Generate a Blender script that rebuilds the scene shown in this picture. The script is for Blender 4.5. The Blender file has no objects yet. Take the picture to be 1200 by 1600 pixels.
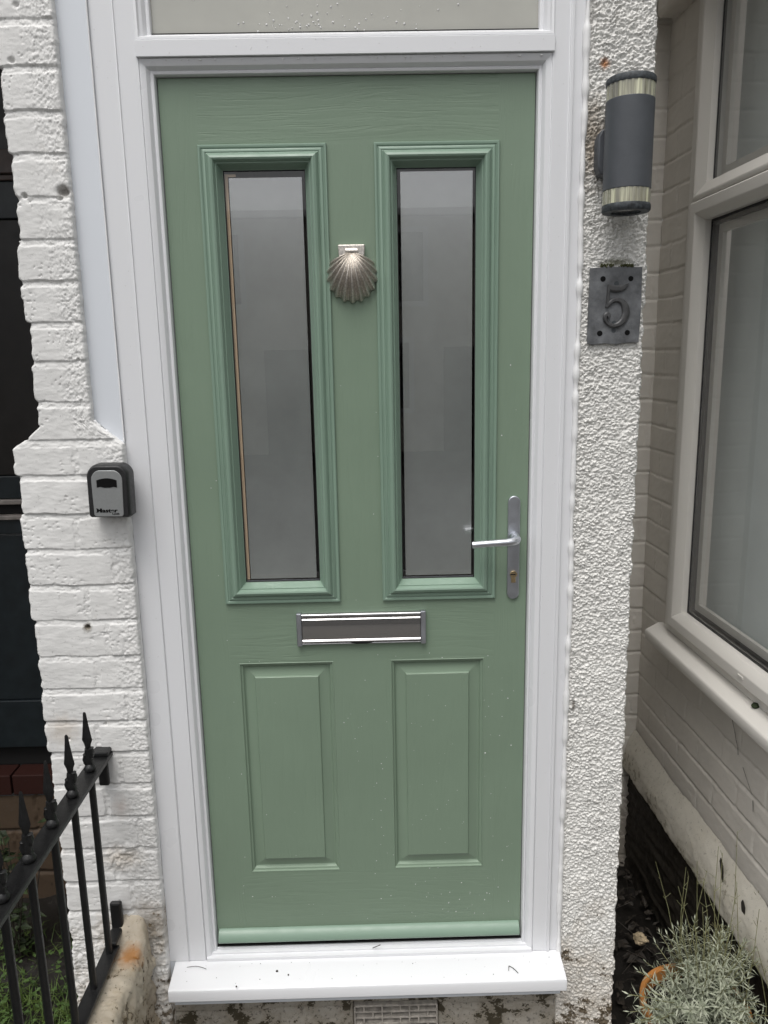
import bpy, bmesh, math, random
import numpy as np
from mathutils import Matrix, Vector
rad = math.radians
scene = bpy.context.scene
COL = scene.collection

# ---------------------------------------------------------------- camera
cam_d = bpy.data.cameras.new("camera")
cam = bpy.data.objects.new("camera", cam_d); COL.objects.link(cam)
cam_d.sensor_fit = 'HORIZONTAL'; cam_d.sensor_width = 36.0; cam_d.lens = 36.0
cam_d.clip_start = 0.05; cam_d.clip_end = 500.0
Rm = ((0.99967882, 0.02199562, -0.01258768),
      (-0.01672454, 0.19940698, -0.97977403),
      (-0.01904066, 0.97966987, 0.19971081))
cam.matrix_world = Matrix.Translation((0.03683914, -1.73265246, 1.49612985)) @ Matrix(Rm).to_4x4()
scene.camera = cam
scene.render.resolution_x = 768; scene.render.resolution_y = 1024

# ---------------------------------------------------------------- light
SUN_EL, SUN_AZ = rad(65), rad(200)          # azimuth clockwise from +Y
world = bpy.data.worlds.new("World"); scene.world = world
world.use_nodes = True
nt = world.node_tree; bg = nt.nodes['Background']
sky = nt.nodes.new('ShaderNodeTexSky'); sky.sky_type = 'NISHITA'; sky.sun_disc = False
sky.sun_elevation = SUN_EL; sky.sun_rotation = SUN_AZ
sky.air_density = 1.0; sky.dust_density = 4.0; sky.ozone_density = 1.0
hs = nt.nodes.new('ShaderNodeHueSaturation'); hs.inputs['Saturation'].default_value = 0.13
nt.links.new(sky.outputs[0], hs.inputs['Color']); nt.links.new(hs.outputs[0], bg.inputs['Color'])
bg.inputs['Strength'].default_value = 0.15
sl = bpy.data.lights.new("sun", 'SUN'); sl.energy = 1.5; sl.angle = rad(32); sl.color = (1.0, 0.97, 0.93)
so = bpy.data.objects.new("sun", sl); COL.objects.link(so)
sd = Vector((math.sin(SUN_AZ)*math.cos(SUN_EL), math.cos(SUN_AZ)*math.cos(SUN_EL), math.sin(SUN_EL)))
so.rotation_euler = sd.to_track_quat('Z', 'Y').to_euler()
so.location = sd*20
scene.view_settings.view_transform = 'Standard'; scene.view_settings.look = 'None'
scene.view_settings.exposure = 0.10; scene.view_settings.gamma = 1.0

# ---------------------------------------------------------------- numpy noise
def _hash(ix, iy, seed):
    h = (ix.astype(np.int64)*374761393 + iy.astype(np.int64)*668265263 + seed*1442695041) & 0xffffffff
    h = ((h ^ (h >> 13))*1274126177) & 0xffffffff
    h = (h ^ (h >> 16)) & 0xffffffff
    h = (h*2246822519) & 0xffffffff
    return ((h ^ (h >> 15)) & 0xffffff)/float(0xffffff)
def vnoise(x, y, seed=0):
    ix, iy = np.floor(x), np.floor(y); fx, fy = x-ix, y-iy
    fx = fx*fx*fx*(fx*(fx*6-15)+10); fy = fy*fy*fy*(fy*(fy*6-15)+10)
    a = _hash(ix, iy, seed); b = _hash(ix+1, iy, seed); c = _hash(ix, iy+1, seed); d = _hash(ix+1, iy+1, seed)
    return (a*(1-fx)+b*fx)*(1-fy)+(c*(1-fx)+d*fx)*fy
def fbm(x, y, seed=0, octv=4, gain=0.5):
    s = 0.; a = 1.; t = 0.
    for i in range(octv):
        s = s+a*vnoise(x*2**i+17.3*i, y*2**i+9.1*i, seed+i*7); t += a; a *= gain
    return s/t-0.5
def worley(x, y, seed=0):
    ix, iy = np.floor(x), np.floor(y); best = np.full(np.shape(x), 9.); sec = best.copy()
    for dx in (-1, 0, 1):
        for dy in (-1, 0, 1):
            cx, cy = ix+dx, iy+dy
            px = cx+_hash(cx, cy, seed); py = cy+_hash(cx, cy, seed+5)
            d = (px-x)**2+(py-y)**2
            sec = np.where(d < best, best, np.minimum(sec, d)); best = np.minimum(best, d)
    return np.sqrt(best), np.sqrt(sec)
def sstep(a, b, x):
    t = np.clip((x-a)/(b-a), 0, 1); return t*t*(3-2*t)

# ---------------------------------------------------------------- mesh helpers
def link(o, parent=None):
    COL.objects.link(o)
    if parent is not None: o.parent = parent
    return o
def mesh_obj(name, verts, faces, mat, parent=None, smooth=False, mats=None, midx=None):
    me = bpy.data.meshes.new(name)
    me.from_pydata([tuple(map(float, v)) for v in verts], [], faces)
    for m in (mats or [mat]): me.materials.append(m)
    if midx is not None: me.polygons.foreach_set('material_index', midx)
    if smooth: me.polygons.foreach_set('use_smooth', [True]*len(me.polygons))
    me.update()
    return link(bpy.data.objects.new(name, me), parent)
def empty(name, loc=(0, 0, 0), rz=0, parent=None):
    o = bpy.data.objects.new(name, None); o.empty_display_size = 0.1
    link(o, parent); o.location = loc; o.rotation_euler = (0, 0, rz)
    return o
def tag(o, label=None, cat=None, group=None, kind=None):
    if label: o['label'] = label
    if cat:
        o['category'] = cat
        if not kind: kind = 'thing'
    if group: o['group'] = group
    if kind: o['kind'] = kind
    return o
class MB:
    """collects shapes; build() links them as one mesh object"""
    def __init__(s): s.v = []; s.f = []; s.m = []; s.cur = 0
    def add(s, vs, fs):
        b = len(s.v); s.v += [tuple(v) for v in vs]; s.f += [tuple(i+b for i in f) for f in fs]; s.m += [s.cur]*len(fs)
    def box(s, x0, x1, y0, y1, z0, z1):
        vs = [(x, y, z) for x in (x0, x1) for y in (y0, y1) for z in (z0, z1)]
        s.add(vs, [(0, 1, 3, 2), (4, 6, 7, 5), (0, 4, 5, 1), (2, 3, 7, 6), (0, 2, 6, 4), (1, 5, 7, 3)]); return s
    def prism(s, poly, a0, a1, axis):
        """poly of 2D points extruded along axis: 'z': (x,y); 'x': (y,z); 'y': (x,z)"""
        def P(p, a):
            return {'z': (p[0], p[1], a), 'x': (a, p[0], p[1]), 'y': (p[0], a, p[1])}[axis]
        n = len(poly); vs = [P(p, a0) for p in poly]+[P(p, a1) for p in poly]
        fs = [(i, (i+1) % n, n+(i+1) % n, n+i) for i in range(n)]
        s.add(vs, fs+[tuple(range(n))[::-1], tuple(range(n, 2*n))]); return s
    def ring(s, x0, x1, z0, z1, prof, close_in=False):
        """nested mitred rectangles; prof = [(inset, y)...]"""
        vs = []; fs = []
        for (i, y) in prof:
            vs += [(x0+i, y, z0+i), (x1-i, y, z0+i), (x1-i, y, z1-i), (x0+i, y, z1-i)]
        for k in range(len(prof)-1):
            for j in range(4):
                a = 4*k+j; b = 4*k+(j+1) % 4; fs.append((a, b, b+4, a+4))
        if close_in:
            k = 4*(len(prof)-1); fs.append((k, k+1, k+2, k+3))
        s.add(vs, fs); return s
    def tube(s, pts, r, n=10, cap=True, sx=1.0):
        pts = [Vector(p) for p in pts]; rs = r if isinstance(r, (list, tuple)) else [r]*len(pts)
        b0 = []; up = Vector((0, 0, 1)) if abs((pts[-1]-pts[0]).normalized().z) < .9 else Vector((1, 0, 0))
        for i, p in enumerate(pts):
            t = (pts[min(i+1, len(pts)-1)]-pts[max(i-1, 0)]).normalized()
            u = t.cross(up).normalized(); w = u.cross(t)
            for k in range(n):
                a = 2*math.pi*k/n; b0.append(p+rs[i]*(math.cos(a)*u*sx+math.sin(a)*w))
        fs = [(i*n+k, i*n+(k+1) % n, (i+1)*n+(k+1) % n, (i+1)*n+k) for i in range(len(pts)-1) for k in range(n)]
        if cap: fs += [tuple(range(n))[::-1], tuple(range((len(pts)-1)*n, len(pts)*n))]
        s.add(b0, fs); return s
    def lathe(s, cx, cy, prof, n=32, sx=1, sy=1, cap=True):
        vs = [(cx+r*sx*math.cos(2*math.pi*k/n), cy+r*sy*math.sin(2*math.pi*k/n), z) for (r, z) in prof for k in range(n)]
        fs = [(i*n+k, i*n+(k+1) % n, (i+1)*n+(k+1) % n, (i+1)*n+k) for i in range(len(prof)-1) for k in range(n)]
        if cap: fs += [tuple(range(n))[::-1], tuple(range((len(prof)-1)*n, len(prof)*n))]
        s.add(vs, fs); return s
    def build(s, name, mat, parent=None, bevel=0, smooth=False, seg=2, mats=None):
        o = mesh_obj(name, s.v, s.f, mat, parent, mats=mats, midx=s.m if mats else None)
        bm = bmesh.new(); bm.from_mesh(o.data)
        bmesh.ops.recalc_face_normals(bm, faces=bm.faces); bm.to_mesh(o.data); bm.free()
        if bevel:
            m = o.modifiers.new('bevel', 'BEVEL'); m.width = bevel; m.segments = seg; m.limit_method = 'ANGLE'; m.angle_limit = rad(35)
            m.harden_normals = False
        if smooth: smooth_by_angle(o, smooth if not isinstance(smooth, bool) else 40)
        return o
def smooth_by_angle(o, ang=40):
    me = o.data
    me.polygons.foreach_set('use_smooth', [True]*len(me.polygons))
    bm = bmesh.new(); bm.from_mesh(me)
    for e in bm.edges:
        if len(e.link_faces) == 2: e.smooth = e.calc_face_angle(0) < rad(ang)
    bm.to_mesh(me); bm.free()
def grid_obj(name, X, Y, Z, mat, parent=None, skirt=None, flip=False):
    """X,Y,Z 2D arrays (rows, cols) -> smooth sheet; skirt=(axis vector) adds returns going back from both side edges"""
    r, c = X.shape
    if skirt is not None:
        k = np.array(skirt)
        X = np.concatenate([X[:, :1]+k[0], X, X[:, -1:]+k[0]], 1); Y = np.concatenate([Y[:, :1]+k[1], Y, Y[:, -1:]+k[1]], 1)
        Z = np.concatenate([Z[:, :1]+k[2], Z, Z[:, -1:]+k[2]], 1); c += 2
    vs = np.stack([X, Y, Z], -1).reshape(-1, 3).astype(np.float32)
    i = np.arange((r-1)*c).reshape(r-1, c)[:, :-1].ravel()
    f = np.stack([i, i+1, i+c+1, i+c], 1)
    if flip: f = f[:, ::-1]
    me = bpy.data.meshes.new(name); me.vertices.add(len(vs)); me.vertices.foreach_set('co', vs.ravel())
    me.loops.add(f.size); me.loops.foreach_set('vertex_index', f.ravel().astype(np.int32))
    me.polygons.add(len(f)); me.polygons.foreach_set('loop_start', np.arange(0, f.size, 4, dtype=np.int32))
    me.polygons.foreach_set('use_smooth', [True]*len(f)); me.materials.append(mat)
    me.update(calc_edges=True); me.validate()
    return link(bpy.data.objects.new(name, me), parent)

# ---------------------------------------------------------------- material helpers
def mat(name, base=(.5, .5, .5), rough=.5, metal=0, coat=0, coat_rough=.03, coat_ior=1.5, spec=.5):
    m = bpy.data.materials.new(name); m.use_nodes = True
    p = m.node_tree.nodes['Principled BSDF']
    p.inputs['Base Color'].default_value = (*base, 1); p.inputs['Roughness'].default_value = rough
    p.inputs['Metallic'].default_value = metal; p.inputs['Coat Weight'].default_value = coat
    p.inputs['Coat Roughness'].default_value = coat_rough; p.inputs['Coat IOR'].default_value = coat_ior
    p.inputs['Specular IOR Level'].default_value = spec
    return m
class NT:
    def __init__(s, m): s.m = m; s.t = m.node_tree; s.n = s.t.nodes; s.l = s.t.links; s.p = s.n['Principled BSDF']; s._c = None
    def coord(s):
        if s._c is None: s._c = s.n.new('ShaderNodeTexCoord').outputs['Object']
        return s._c
    def map(s, scale=(1, 1, 1), loc=(0, 0, 0), rot=(0, 0, 0), src=None):
        n = s.n.new('ShaderNodeMapping'); n.inputs['Scale'].default_value = scale; n.inputs['Location'].default_value = loc
        n.inputs['Rotation'].default_value = rot; s.l.new(src or s.coord(), n.inputs['Vector']); return n.outputs[0]
    def noise(s, scale, detail=4, rough=.55, vec=None, dist=0):
        n = s.n.new('ShaderNodeTexNoise'); n.inputs['Scale'].default_value = scale; n.inputs['Detail'].default_value = detail
        n.inputs['Roughness'].default_value = rough; n.inputs['Distortion'].default_value = dist
        s.l.new(vec or s.coord(), n.inputs['Vector']); return n.outputs['Fac']
    def ramp(s, fac, stops):
        n = s.n.new('ShaderNodeValToRGB'); e = n.color_ramp.elements
        while len(e) < len(stops): e.new(.5)
        for i, (p, c) in enumerate(stops):
            e[i].position = p; e[i].color = (*c, 1) if hasattr(c, '__len__') else (c, c, c, 1)
        s.l.new(fac, n.inputs['Fac']); return n.outputs['Color']
    def mix(s, fac, a, b, mode='MIX'):
        n = s.n.new('ShaderNodeMix'); n.data_type = 'RGBA'; n.blend_type = mode
        for k, v in ((n.inputs[0], fac), (n.inputs[6], a), (n.inputs[7], b)):
            if isinstance(v, bpy.types.NodeSocket): s.l.new(v, k)
            elif hasattr(v, '__len__'): k.default_value = (*v, 1)
            else: k.default_value = v
        return n.outputs[2]
    def math(s, op, a, b=None, c=None):
        n = s.n.new('ShaderNodeMath'); n.operation = op
        for k, v in zip(n.inputs, (a, b, c)):
            if v is None: continue
            if isinstance(v, bpy.types.NodeSocket): s.l.new(v, k)
            else: k.default_value = v
        return n.outputs[0]
    def sep(s, src=None):
        n = s.n.new('ShaderNodeSeparateXYZ'); s.l.new(src or s.coord(), n.inputs[0]); return n.outputs
    def bump(s, h, strength=.5, dist=.001, prev=None):
        n = s.n.new('ShaderNodeBump'); n.inputs['Strength'].default_value = strength; n.inputs['Distance'].default_value = dist
        s.l.new(h, n.inputs['Height'])
        if prev: s.l.new(prev, n.inputs['Normal'])
        return n.outputs[0]
    def base(s, c): s.l.new(c, s.p.inputs['Base Color']); return s
    def rough(s, c): s.l.new(c, s.p.inputs['Roughness']); return s
    def normal(s, c): s.l.new(c, s.p.inputs['Normal']); s.l.new(c, s.p.inputs['Coat Normal']); return s

M = {}
def upvc(name, c, r=.28):
    m = mat(name, c, r, spec=.5); t = NT(m)
    t.rough(t.ramp(t.noise(9, 2), [(.2, r-.02), (.85, r+.05)]))
    dirt = t.ramp(t.noise(140, 3, .6), [(.70, 0.), (.80, 1.)])
    wash = t.ramp(t.noise(2.2, 2, .5), [(.2, tuple(x*.98 for x in c)), (.8, c)])
    t.base(t.mix(t.math('MULTIPLY', dirt, .10), wash, (.45, .44, .42)))
    return m
M['upvc'] = upvc('white_upvc', (.735, .742, .762))
M['upvc_cool'] = upvc('cool_white_upvc', (.69, .72, .765), .34)
M['upvc_old'] = upvc('weathered_upvc', (.68, .655, .61), .4)
GREEN = (.193, .262, .192)
def green(name, grain):
    m = mat(name, GREEN, .38, spec=.45); t = NT(m)
    var = t.ramp(t.noise(3, 4), [(.3, tuple(x*.95 for x in GREEN)), (.7, tuple(x*1.04 for x in GREEN))])
    t.base(var)
    t.rough(t.ramp(t.noise(30, 3), [(.3, .33), (.7, .46)]))
    if grain:
        if grain == 'h': sc = (7, 7, 150); sc2 = (2.2, 1, 26); wl = (1.5, 1, 9)
        else: sc = (150, 7, 7); sc2 = (26, 1, 2.2); wl = (9, 1, 1.5)
        warp = t.noise(1, 2, .5, t.map(wl))
        w = t.n.new('ShaderNodeVectorMath'); w.operation = 'MULTIPLY_ADD'
        cv = t.n.new('ShaderNodeCombineXYZ'); k = 'Z' if grain == 'h' else 'X'
        t.l.new(warp, cv.inputs[k]); t.l.new(cv.outputs[0], w.inputs[0]); w.inputs[1].default_value = (.10, .10, .10)
        t.l.new(t.coord(), w.inputs[2])
        fine = t.noise(1, 4, .65, t.map(sc, src=w.outputs[0]), .3)
        f2 = t.ramp(fine, [(.38, 0.), (.5, 1.)])
        big = t.noise(1, 3, .5, t.map(sc2, src=w.outputs[0]))
        h = t.math('ADD', t.math('MULTIPLY', f2, t.ramp(big, [(.35, .15), (.6, 1.)])), t.math('MULTIPLY', big, .4))
        t.normal(t.bump(h, .24, .0014))
    else:
        t.normal(t.bump(t.noise(60, 3), .04, .002))
    return m
M['green_h'] = green('sage_green_cross_grain', 'h'); M['green_v'] = green('sage_green_upright_grain', 'v')
M['green'] = green('sage_green_plain', None)
GREEN = (.202, .290, .226)
M['green_trim'] = green('sage_green_trim', None)
NT(M['green_trim']).p.inputs['Roughness'].default_value = .3

def painted_masonry(name, c, dirty=(.25, .19, .12), zlo=-.5, zhi=.3, moss=False, amount=.8, grime=.12, bscale=1.0, nk=1.0, gth=.62):
    m = mat(name, c, .62, spec=.35); t = NT(m)
    g = t.ramp(t.noise(6, 6, .65), [(.35, c), (.7, tuple(x*.9 for x in c))])
    sp = t.ramp(t.noise(90, 4, .7), [(gth, 0.), (gth+.10, 1.)])
    g = t.mix(t.math('MULTIPLY', sp, grime), g, (.12, .11, .10))
    z = t.sep()[2]
    grad = t.n.new('ShaderNodeMapRange'); grad.inputs[1].default_value = zhi; grad.inputs[2].default_value = zlo
    t.l.new(z, grad.inputs[0])
    n1 = t.noise(11, 6, .7); n2 = t.noise(45, 5, .7)
    mask = t.math('ADD', t.math('MULTIPLY', grad.outputs[0], 1.0), t.math('MULTIPLY', t.math('SUBTRACT', n1, .5), 1.5*nk))
    soft = t.math('MULTIPLY', t.ramp(mask, [(.35, 0.), (1.0, 1.)]), amount*.45)
    g = t.mix(soft, g, tuple(min(1, x*1.6) for x in dirty))
    hard = t.math('MULTIPLY', t.ramp(t.math('ADD', mask, t.math('MULTIPLY', t.math('SUBTRACT', n2, .5), 1.2*nk)), [(.86, 0.), (.96, 1.)]), amount)
    g = t.mix(hard, g, tuple(x*.5 for x in dirty))
    if moss:
        mm = t.ramp(t.math('ADD', mask, t.math('MULTIPLY', t.noise(24, 4), .5)), [(1.0, 0.), (1.15, 1.)])
        g = t.mix(mm, g, (.05, .07, .02))
    t.base(g)
    t.normal(t.bump(t.noise(420, 4, .7), .35*bscale, .0012)); return m
M['brick_white'] = painted_masonry('white_painted_brick', (.77, .765, .75), zlo=-.24, zhi=.34, amount=.9, grime=.4, nk=1.8, gth=.60)
M['roughcast'] = painted_masonry('white_roughcast', (.77, .76, .73), dirty=(.22, .17, .11), zlo=-.34, zhi=.34, amount=1.2, grime=.5, nk=1.2, gth=.58)
M['brick_cream'] = painted_masonry('cream_painted_brick', (.65, .615, .56), zlo=-.3, zhi=.15, amount=.4, grime=.15)
M['flaunch'] = painted_masonry('cream_cement', (.56, .53, .46), dirty=(.22, .19, .12), zlo=-.14, zhi=.2, amount=.5, grime=.5, nk=1.8, gth=.58)
M['stone_dark'] = painted_masonry('dark_wet_stone', (.030, .025, .019), dirty=(.012, .011, .009), zlo=-.6, zhi=.3, amount=.8, grime=.5)
M['plinth'] = painted_masonry('mossy_render', (.40, .37, .32), dirty=(.10, .08, .045), zlo=-.32, zhi=.10, moss=True, amount=.95, grime=.8, nk=2.4, gth=.54)
M['coping'] = painted_masonry('stained_coping', (.50, .44, .35), dirty=(.17, .12, .06), zlo=-.35, zhi=.35, amount=.9, grime=.8, nk=2.4, gth=.60)
M['brick_red'] = painted_masonry('red_quarry_tile', (.030, .008, .0055), dirty=(.03, .012, .008), zlo=-.5, zhi=.2, amount=.6)
M['brown_stone'] = painted_masonry('brown_stone', (.085, .058, .038), dirty=(.03, .022, .014), zlo=-.7, zhi=.2, moss=True, amount=.9, grime=.6)
M['facade'] = painted_masonry('upper_render', (.5, .48, .45), zlo=-5, zhi=-3, amount=0)
M['concrete'] = painted_masonry('path_concrete', (.13, .125, .115), zlo=-9, zhi=-8, amount=0, grime=.5)
M['asphalt'] = painted_masonry('asphalt', (.06, .06, .06), zlo=-9, zhi=-8, amount=0, grime=.5)
M['soil'] = painted_masonry('dark_soil', (.012, .010, .008), zlo=-9, zhi=-8, amount=0, grime=.6, bscale=3)
def simple(name, c, r=.5, metal=0, nscale=60, var=.25, bump=.2, **k):
    m = mat(name, c, r, metal, **k); t = NT(m)
    t.base(t.ramp(t.noise(nscale, 5, .65), [(.3, tuple(x*(1-var) for x in c)), (.7, tuple(x*(1+var) for x in c))]))
    t.rough(t.ramp(t.noise(nscale*.7, 4), [(.3, max(.02, r-.08)), (.7, min(1, r+.1))]))
    if bump: t.normal(t.bump(t.noise(nscale*4, 3), bump, .001))
    return m
M['black'] = mat('black_gap', (.004, .004, .004), .8)
M['gasket'] = simple('black_rubber', (.012, .012, .013), .55, bump=0)
M['iron'] = simple('black_painted_iron', (.008, .0082, .0085), .36, nscale=120, bump=.6, var=.35)
M['chrome'] = mat('brushed_chrome', (.50, .50, .51), .30, 1)
M['chrome_dark'] = mat('dark_chrome', (.46, .45, .45), .22, 1)
M['satin'] = simple('satin_steel', (.50, .52, .56), .42, 1, bump=0, var=.05)
M['satin_bright'] = simple('satin_lever', (.66, .68, .72), .36, 1, bump=0, var=.05)
M['brass'] = simple('brass', (.65, .5, .3), .3, 1, bump=0)
M['pewter'] = simple('aged_pewter', (.64, .60, .55), .38, 1, nscale=300, var=.35, bump=.5)
M['slate'] = simple('grey_slate', (.125, .13, .137), .55, nscale=26, var=.5, bump=1.0)
M['num_metal'] = simple('brushed_number_metal', (.11, .11, .112), .5, .7, bump=0)
M['lamp_body'] = simple('anthracite_paint', (.068, .074, .084), .5, nscale=25, var=.10, bump=.05)
M['lamp_cap'] = simple('weathered_cap', (.045, .052, .058), .6, nscale=120, var=.7, bump=.4)
M['box_black'] = simple('black_rubber_cover', (.016, .016, .017), .42, nscale=200, bump=.1)
M['box_face'] = simple('silver_grey_face', (.29, .30, .30), .38, metal=.35, nscale=200, var=.04, bump=.05)
M['ink'] = mat('black_ink', (.004, .004, .004), .6, spec=.15)
M['beige'] = mat('lit_trim_beige', (.62, .47, .32), .5)  # stands for lit trim inside the hall
M['hall'] = simple('hall_wall', (.42, .38, .31), .8, nscale=3, bump=0, var=.1)
M['hall_floor'] = simple('hall_floor', (.06, .045, .03), .5, nscale=3, bump=0)
M['nb_door'] = simple('dark_navy_timber', (.010, .0145, .0175), .40, nscale=18, var=.35, bump=.1)  # neighbour's dark timber, colours set very dark to put in the recess's low light
M['nb_brown'] = simple('dark_brown_timber', (.0085, .0065, .0055), .42, nscale=18, var=.35, bump=.1)
M['nb_bar'] = simple('brown_bar', (.07, .05, .043), .5, nscale=30, var=.3, bump=.1)
M['nb_pale'] = simple('worn_aluminium_bar', (.21, .19, .175), .4, nscale=30, var=.3, bump=.1)
M['terracotta'] = simple('orange_plastic_pot', (.40, .17, .045), .45, nscale=14, var=.15, bump=.1)
M['moss'] = simple('moss', (.07, .075, .03), .9, nscale=200, var=.5, bump=1)
M['rust'] = simple('rust', (.30, .12, .04), .8, nscale=200, var=.5, bump=1)
M['sealant'] = simple('white_sealant', (.80, .80, .80), .3, nscale=30, var=.03, bump=0)
M['dark_line'] = mat('crack_shadow', (.03, .025, .02), .8)
M['debris'] = simple('dead_leaf', (.030, .024, .018), .7, nscale=50, var=.6, bump=.3)
M['paper'] = simple('crumpled_paper', (.50, .40, .26), .7, nscale=40, var=.5, bump=.3)
M['bay_backing'] = simple('pale_backing', (.80, .85, .84), .8, nscale=5, var=.06, bump=0)  # pale colour for the sheet that lightens the bay glass
def leafmat(name, c, c2, r=.6, sc=40, trans=.2):
    m = mat(name, c, r, spec=.3); t = NT(m)
    t.base(t.ramp(t.noise(sc, 3), [(.35, c), (.65, c2)]))
    return m
M['lavender'] = leafmat('silvery_leaf', (.17, .195, .13), (.44, .46, .36))
M['stalk'] = leafmat('green_brown_stalk', (.16, .15, .07), (.25, .26, .14))
M['grass'] = leafmat('grass_blade', (.035, .065, .015), (.10, .15, .035), sc=14)
M['leaf_green'] = leafmat('green_leaf', (.035, .065, .018), (.07, .12, .03))
M['ivy'] = leafmat('dark_leaf', (.012, .02, .008), (.03, .045, .015))
def glass_clear(name, f=.045, tint=(1, 1, 1)):
    m = bpy.data.materials.new(name); m.use_nodes = True; n = m.node_tree.nodes; l = m.node_tree.links
    n.remove(n['Principled BSDF']); o = n['Material Output']
    tr = n.new('ShaderNodeBsdfTransparent'); tr.inputs[0].default_value = (*tint, 1)
    gl = n.new('ShaderNodeBsdfGlossy'); gl.inputs['Roughness'].default_value = .01
    fr = n.new('ShaderNodeFresnel'); fr.inputs['IOR'].default_value = 1.5+f*6
    ge_ = n.new('ShaderNodeNewGeometry'); mt_ = n.new('ShaderNodeMath'); mt_.operation = 'MULTIPLY'; iv = n.new('ShaderNodeMath'); iv.operation = 'SUBTRACT'
    iv.inputs[0].default_value = 1; l.new(ge_.outputs['Backfacing'], iv.inputs[1]); l.new(fr.outputs[0], mt_.inputs[0]); l.new(iv.outputs[0], mt_.inputs[1])
    mx = n.new('ShaderNodeMixShader'); l.new(mt_.outputs[0], mx.inputs[0]); l.new(tr.outputs[0], mx.inputs[1]); l.new(gl.outputs[0], mx.inputs[2])
    l.new(mx.outputs[0], o.inputs['Surface']); return m
M['glass'] = glass_clear('clear_glass'); M['glass_bay'] = glass_clear('bay_glass', .12, (.95, .955, .955))
M['frost'] = simple('frosted_glass', (.165, .182, .176), .5, nscale=5.0, var=.16, bump=0, coat=1, coat_rough=.20, coat_ior=3.6)
M['frost_light'] = simple('frosted_fanlight', (.34, .335, .29), .6, nscale=2.5, var=.12, bump=0, coat=1, coat_rough=.02, coat_ior=1.9)
M['lens'] = simple('ribbed_lens', (.42, .42, .27), .22, nscale=20, var=.4, bump=.1, coat=1)
t = NT(M['lens']); t.base(t.ramp(t.noise(1, 3, .7, t.map((75, 75, 4))), [(.36, (.16, .155, .12)), (.52, (.32, .31, .23)), (.68, (.68, .68, .48))]))  # pale and dark streaks painted in for reflections of the clear ribs
M['lens_disc'] = simple('lamp_lens_disc', (.30, .30, .29), .2, nscale=60, var=.3, bump=.1, coat=1)
mw = mat('water', (1, 1, 1), .03, spec=.5); mw.node_tree.nodes['Principled BSDF'].inputs['Transmission Weight'].default_value = .35  # mostly opaque white, so the drops show as glints
mw.node_tree.nodes['Principled BSDF'].inputs['IOR'].default_value = 1.33; M['water'] = mw

rng = random.Random(5); nr = np.random.RandomState(7)

# ================================================================ SETTING
GZ = -0.46
g = MB().box(-60, 60, -60, 60, GZ-.4, GZ-.02).build('ground', M['soil']); tag(g, kind='structure')
g = MB().box(-.54, .72, -2.6, -.02, GZ-.01, GZ+.06).build('path', M['concrete'], bevel=.004); tag(g, kind='structure')
g = MB().box(-60, 60, -5.0, -2.6, GZ-.01, GZ+.02).build('pavement', M['concrete']); tag(g, kind='structure')
g = MB().box(-60, 60, -11, -5.0, GZ-.012, GZ-.006).build('road', M['asphalt']); tag(g, kind='structure')

# ================================================================ BRICK PIER (left)
JZ = [2.162, 2.076, 1.993, 1.913, 1.829, 1.746, 1.663, 1.579, 1.498, 1.412, 1.329, 1.251, 1.164, 1.083, .999, .915, .827, .746, .664, .585, .501, .415, .328, .238, .156]
while JZ[0] < 2.9: JZ.insert(0, JZ[0]+.0835)
while JZ[-1] > -.55: JZ.append(JZ[-1]-.0835)
JZ = np.array(JZ)             # undersides of bricks (dark line), descending
def brick_field(S, Zz, joints_z, joint_pos, seed, mortar=.010, depth=.006, rough=.0006, tilt=.0015, crisp=.0015):
    """outward height of brickwork. joints_z: descending z of each brick's underside; joint_pos(row)->list of s of vertical joints"""
    H = np.zeros_like(S); asc = joints_z[::-1]
    wob = fbm(S*14, Zz*3, seed+1, 3)*.006
    Zw = Zz+wob
    row = np.searchsorted(asc, Zw)-1; row = np.clip(row, 0, len(asc)-2)
    z0 = asc[row]; z1 = asc[row+1]; rowf = row.astype(float)
    top = z1-mortar*(.8+.5*vnoise(S*9, rowf*3.1, seed+2))
    dz_low = Zw-z0; dz_top = top-Zw
    dv = np.full(S.shape, 9.); bid = np.zeros(S.shape)
    for r in range(len(asc)-1):
        mk = row == r
        if not mk.any(): continue
        s = S[mk]; d = np.full(s.shape, 9.); b = np.zeros(s.shape)
        for j, sj in enumerate(joint_pos(r)):
            sjw = sj+(vnoise(Zz[mk]*60, s*0+j+r*3.3, seed+4)-.5)*.006
            d = np.minimum(d, np.abs(s-sjw)-mortar*.45); b += s > sj
        dv[mk] = d; bid[mk] = b
    edge = np.minimum(np.minimum(dz_top, dv), 9)
    en = fbm(S*100, Zz*120, seed+5, 3)*.0035
    br = sstep(-.0004, .0014, edge+en)*sstep(0, crisp, dz_low+en*.15)
    bulge = (_hash(rowf, bid, seed+9)-.5)*.0018+tilt*(_hash(rowf, bid, seed+11)-.5)*2*(dz_low/.08-.5)
    face = fbm(S*35, Zz*60, seed+20, 4)*.0016+fbm(S*60, Zz*300, seed+21, 3)*rough
    mort = -depth*(.55+.45*sstep(.012, 0, np.abs(dz_top)*0+np.clip(z1-Zw, 0, 1)))+fbm(S*70, Zz*140, seed+30, 4)*.0035
    H = mort*(1-br)+(bulge+face)*br
    return H, br
PX0, PX1, PY = -.752, -.513, -.045
step = .002
zz = np.arange(-.55, 2.62, step); cc = np.linspace(0, 1, 124)
T, Zg = np.meshgrid(cc, zz)
def chz(z): return sstep(1.318, 1.368, z)*0+np.clip((z-1.316)/(1.366-1.316), 0, 1)
left = PX0+chz(Zg[:, :1]+.008)*.058; right = PX1-chz(Zg[:, :1])*.062
rowL = np.clip(np.searchsorted(JZ[::-1], Zg[:, :1])-1, 0, len(JZ)-2)
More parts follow.
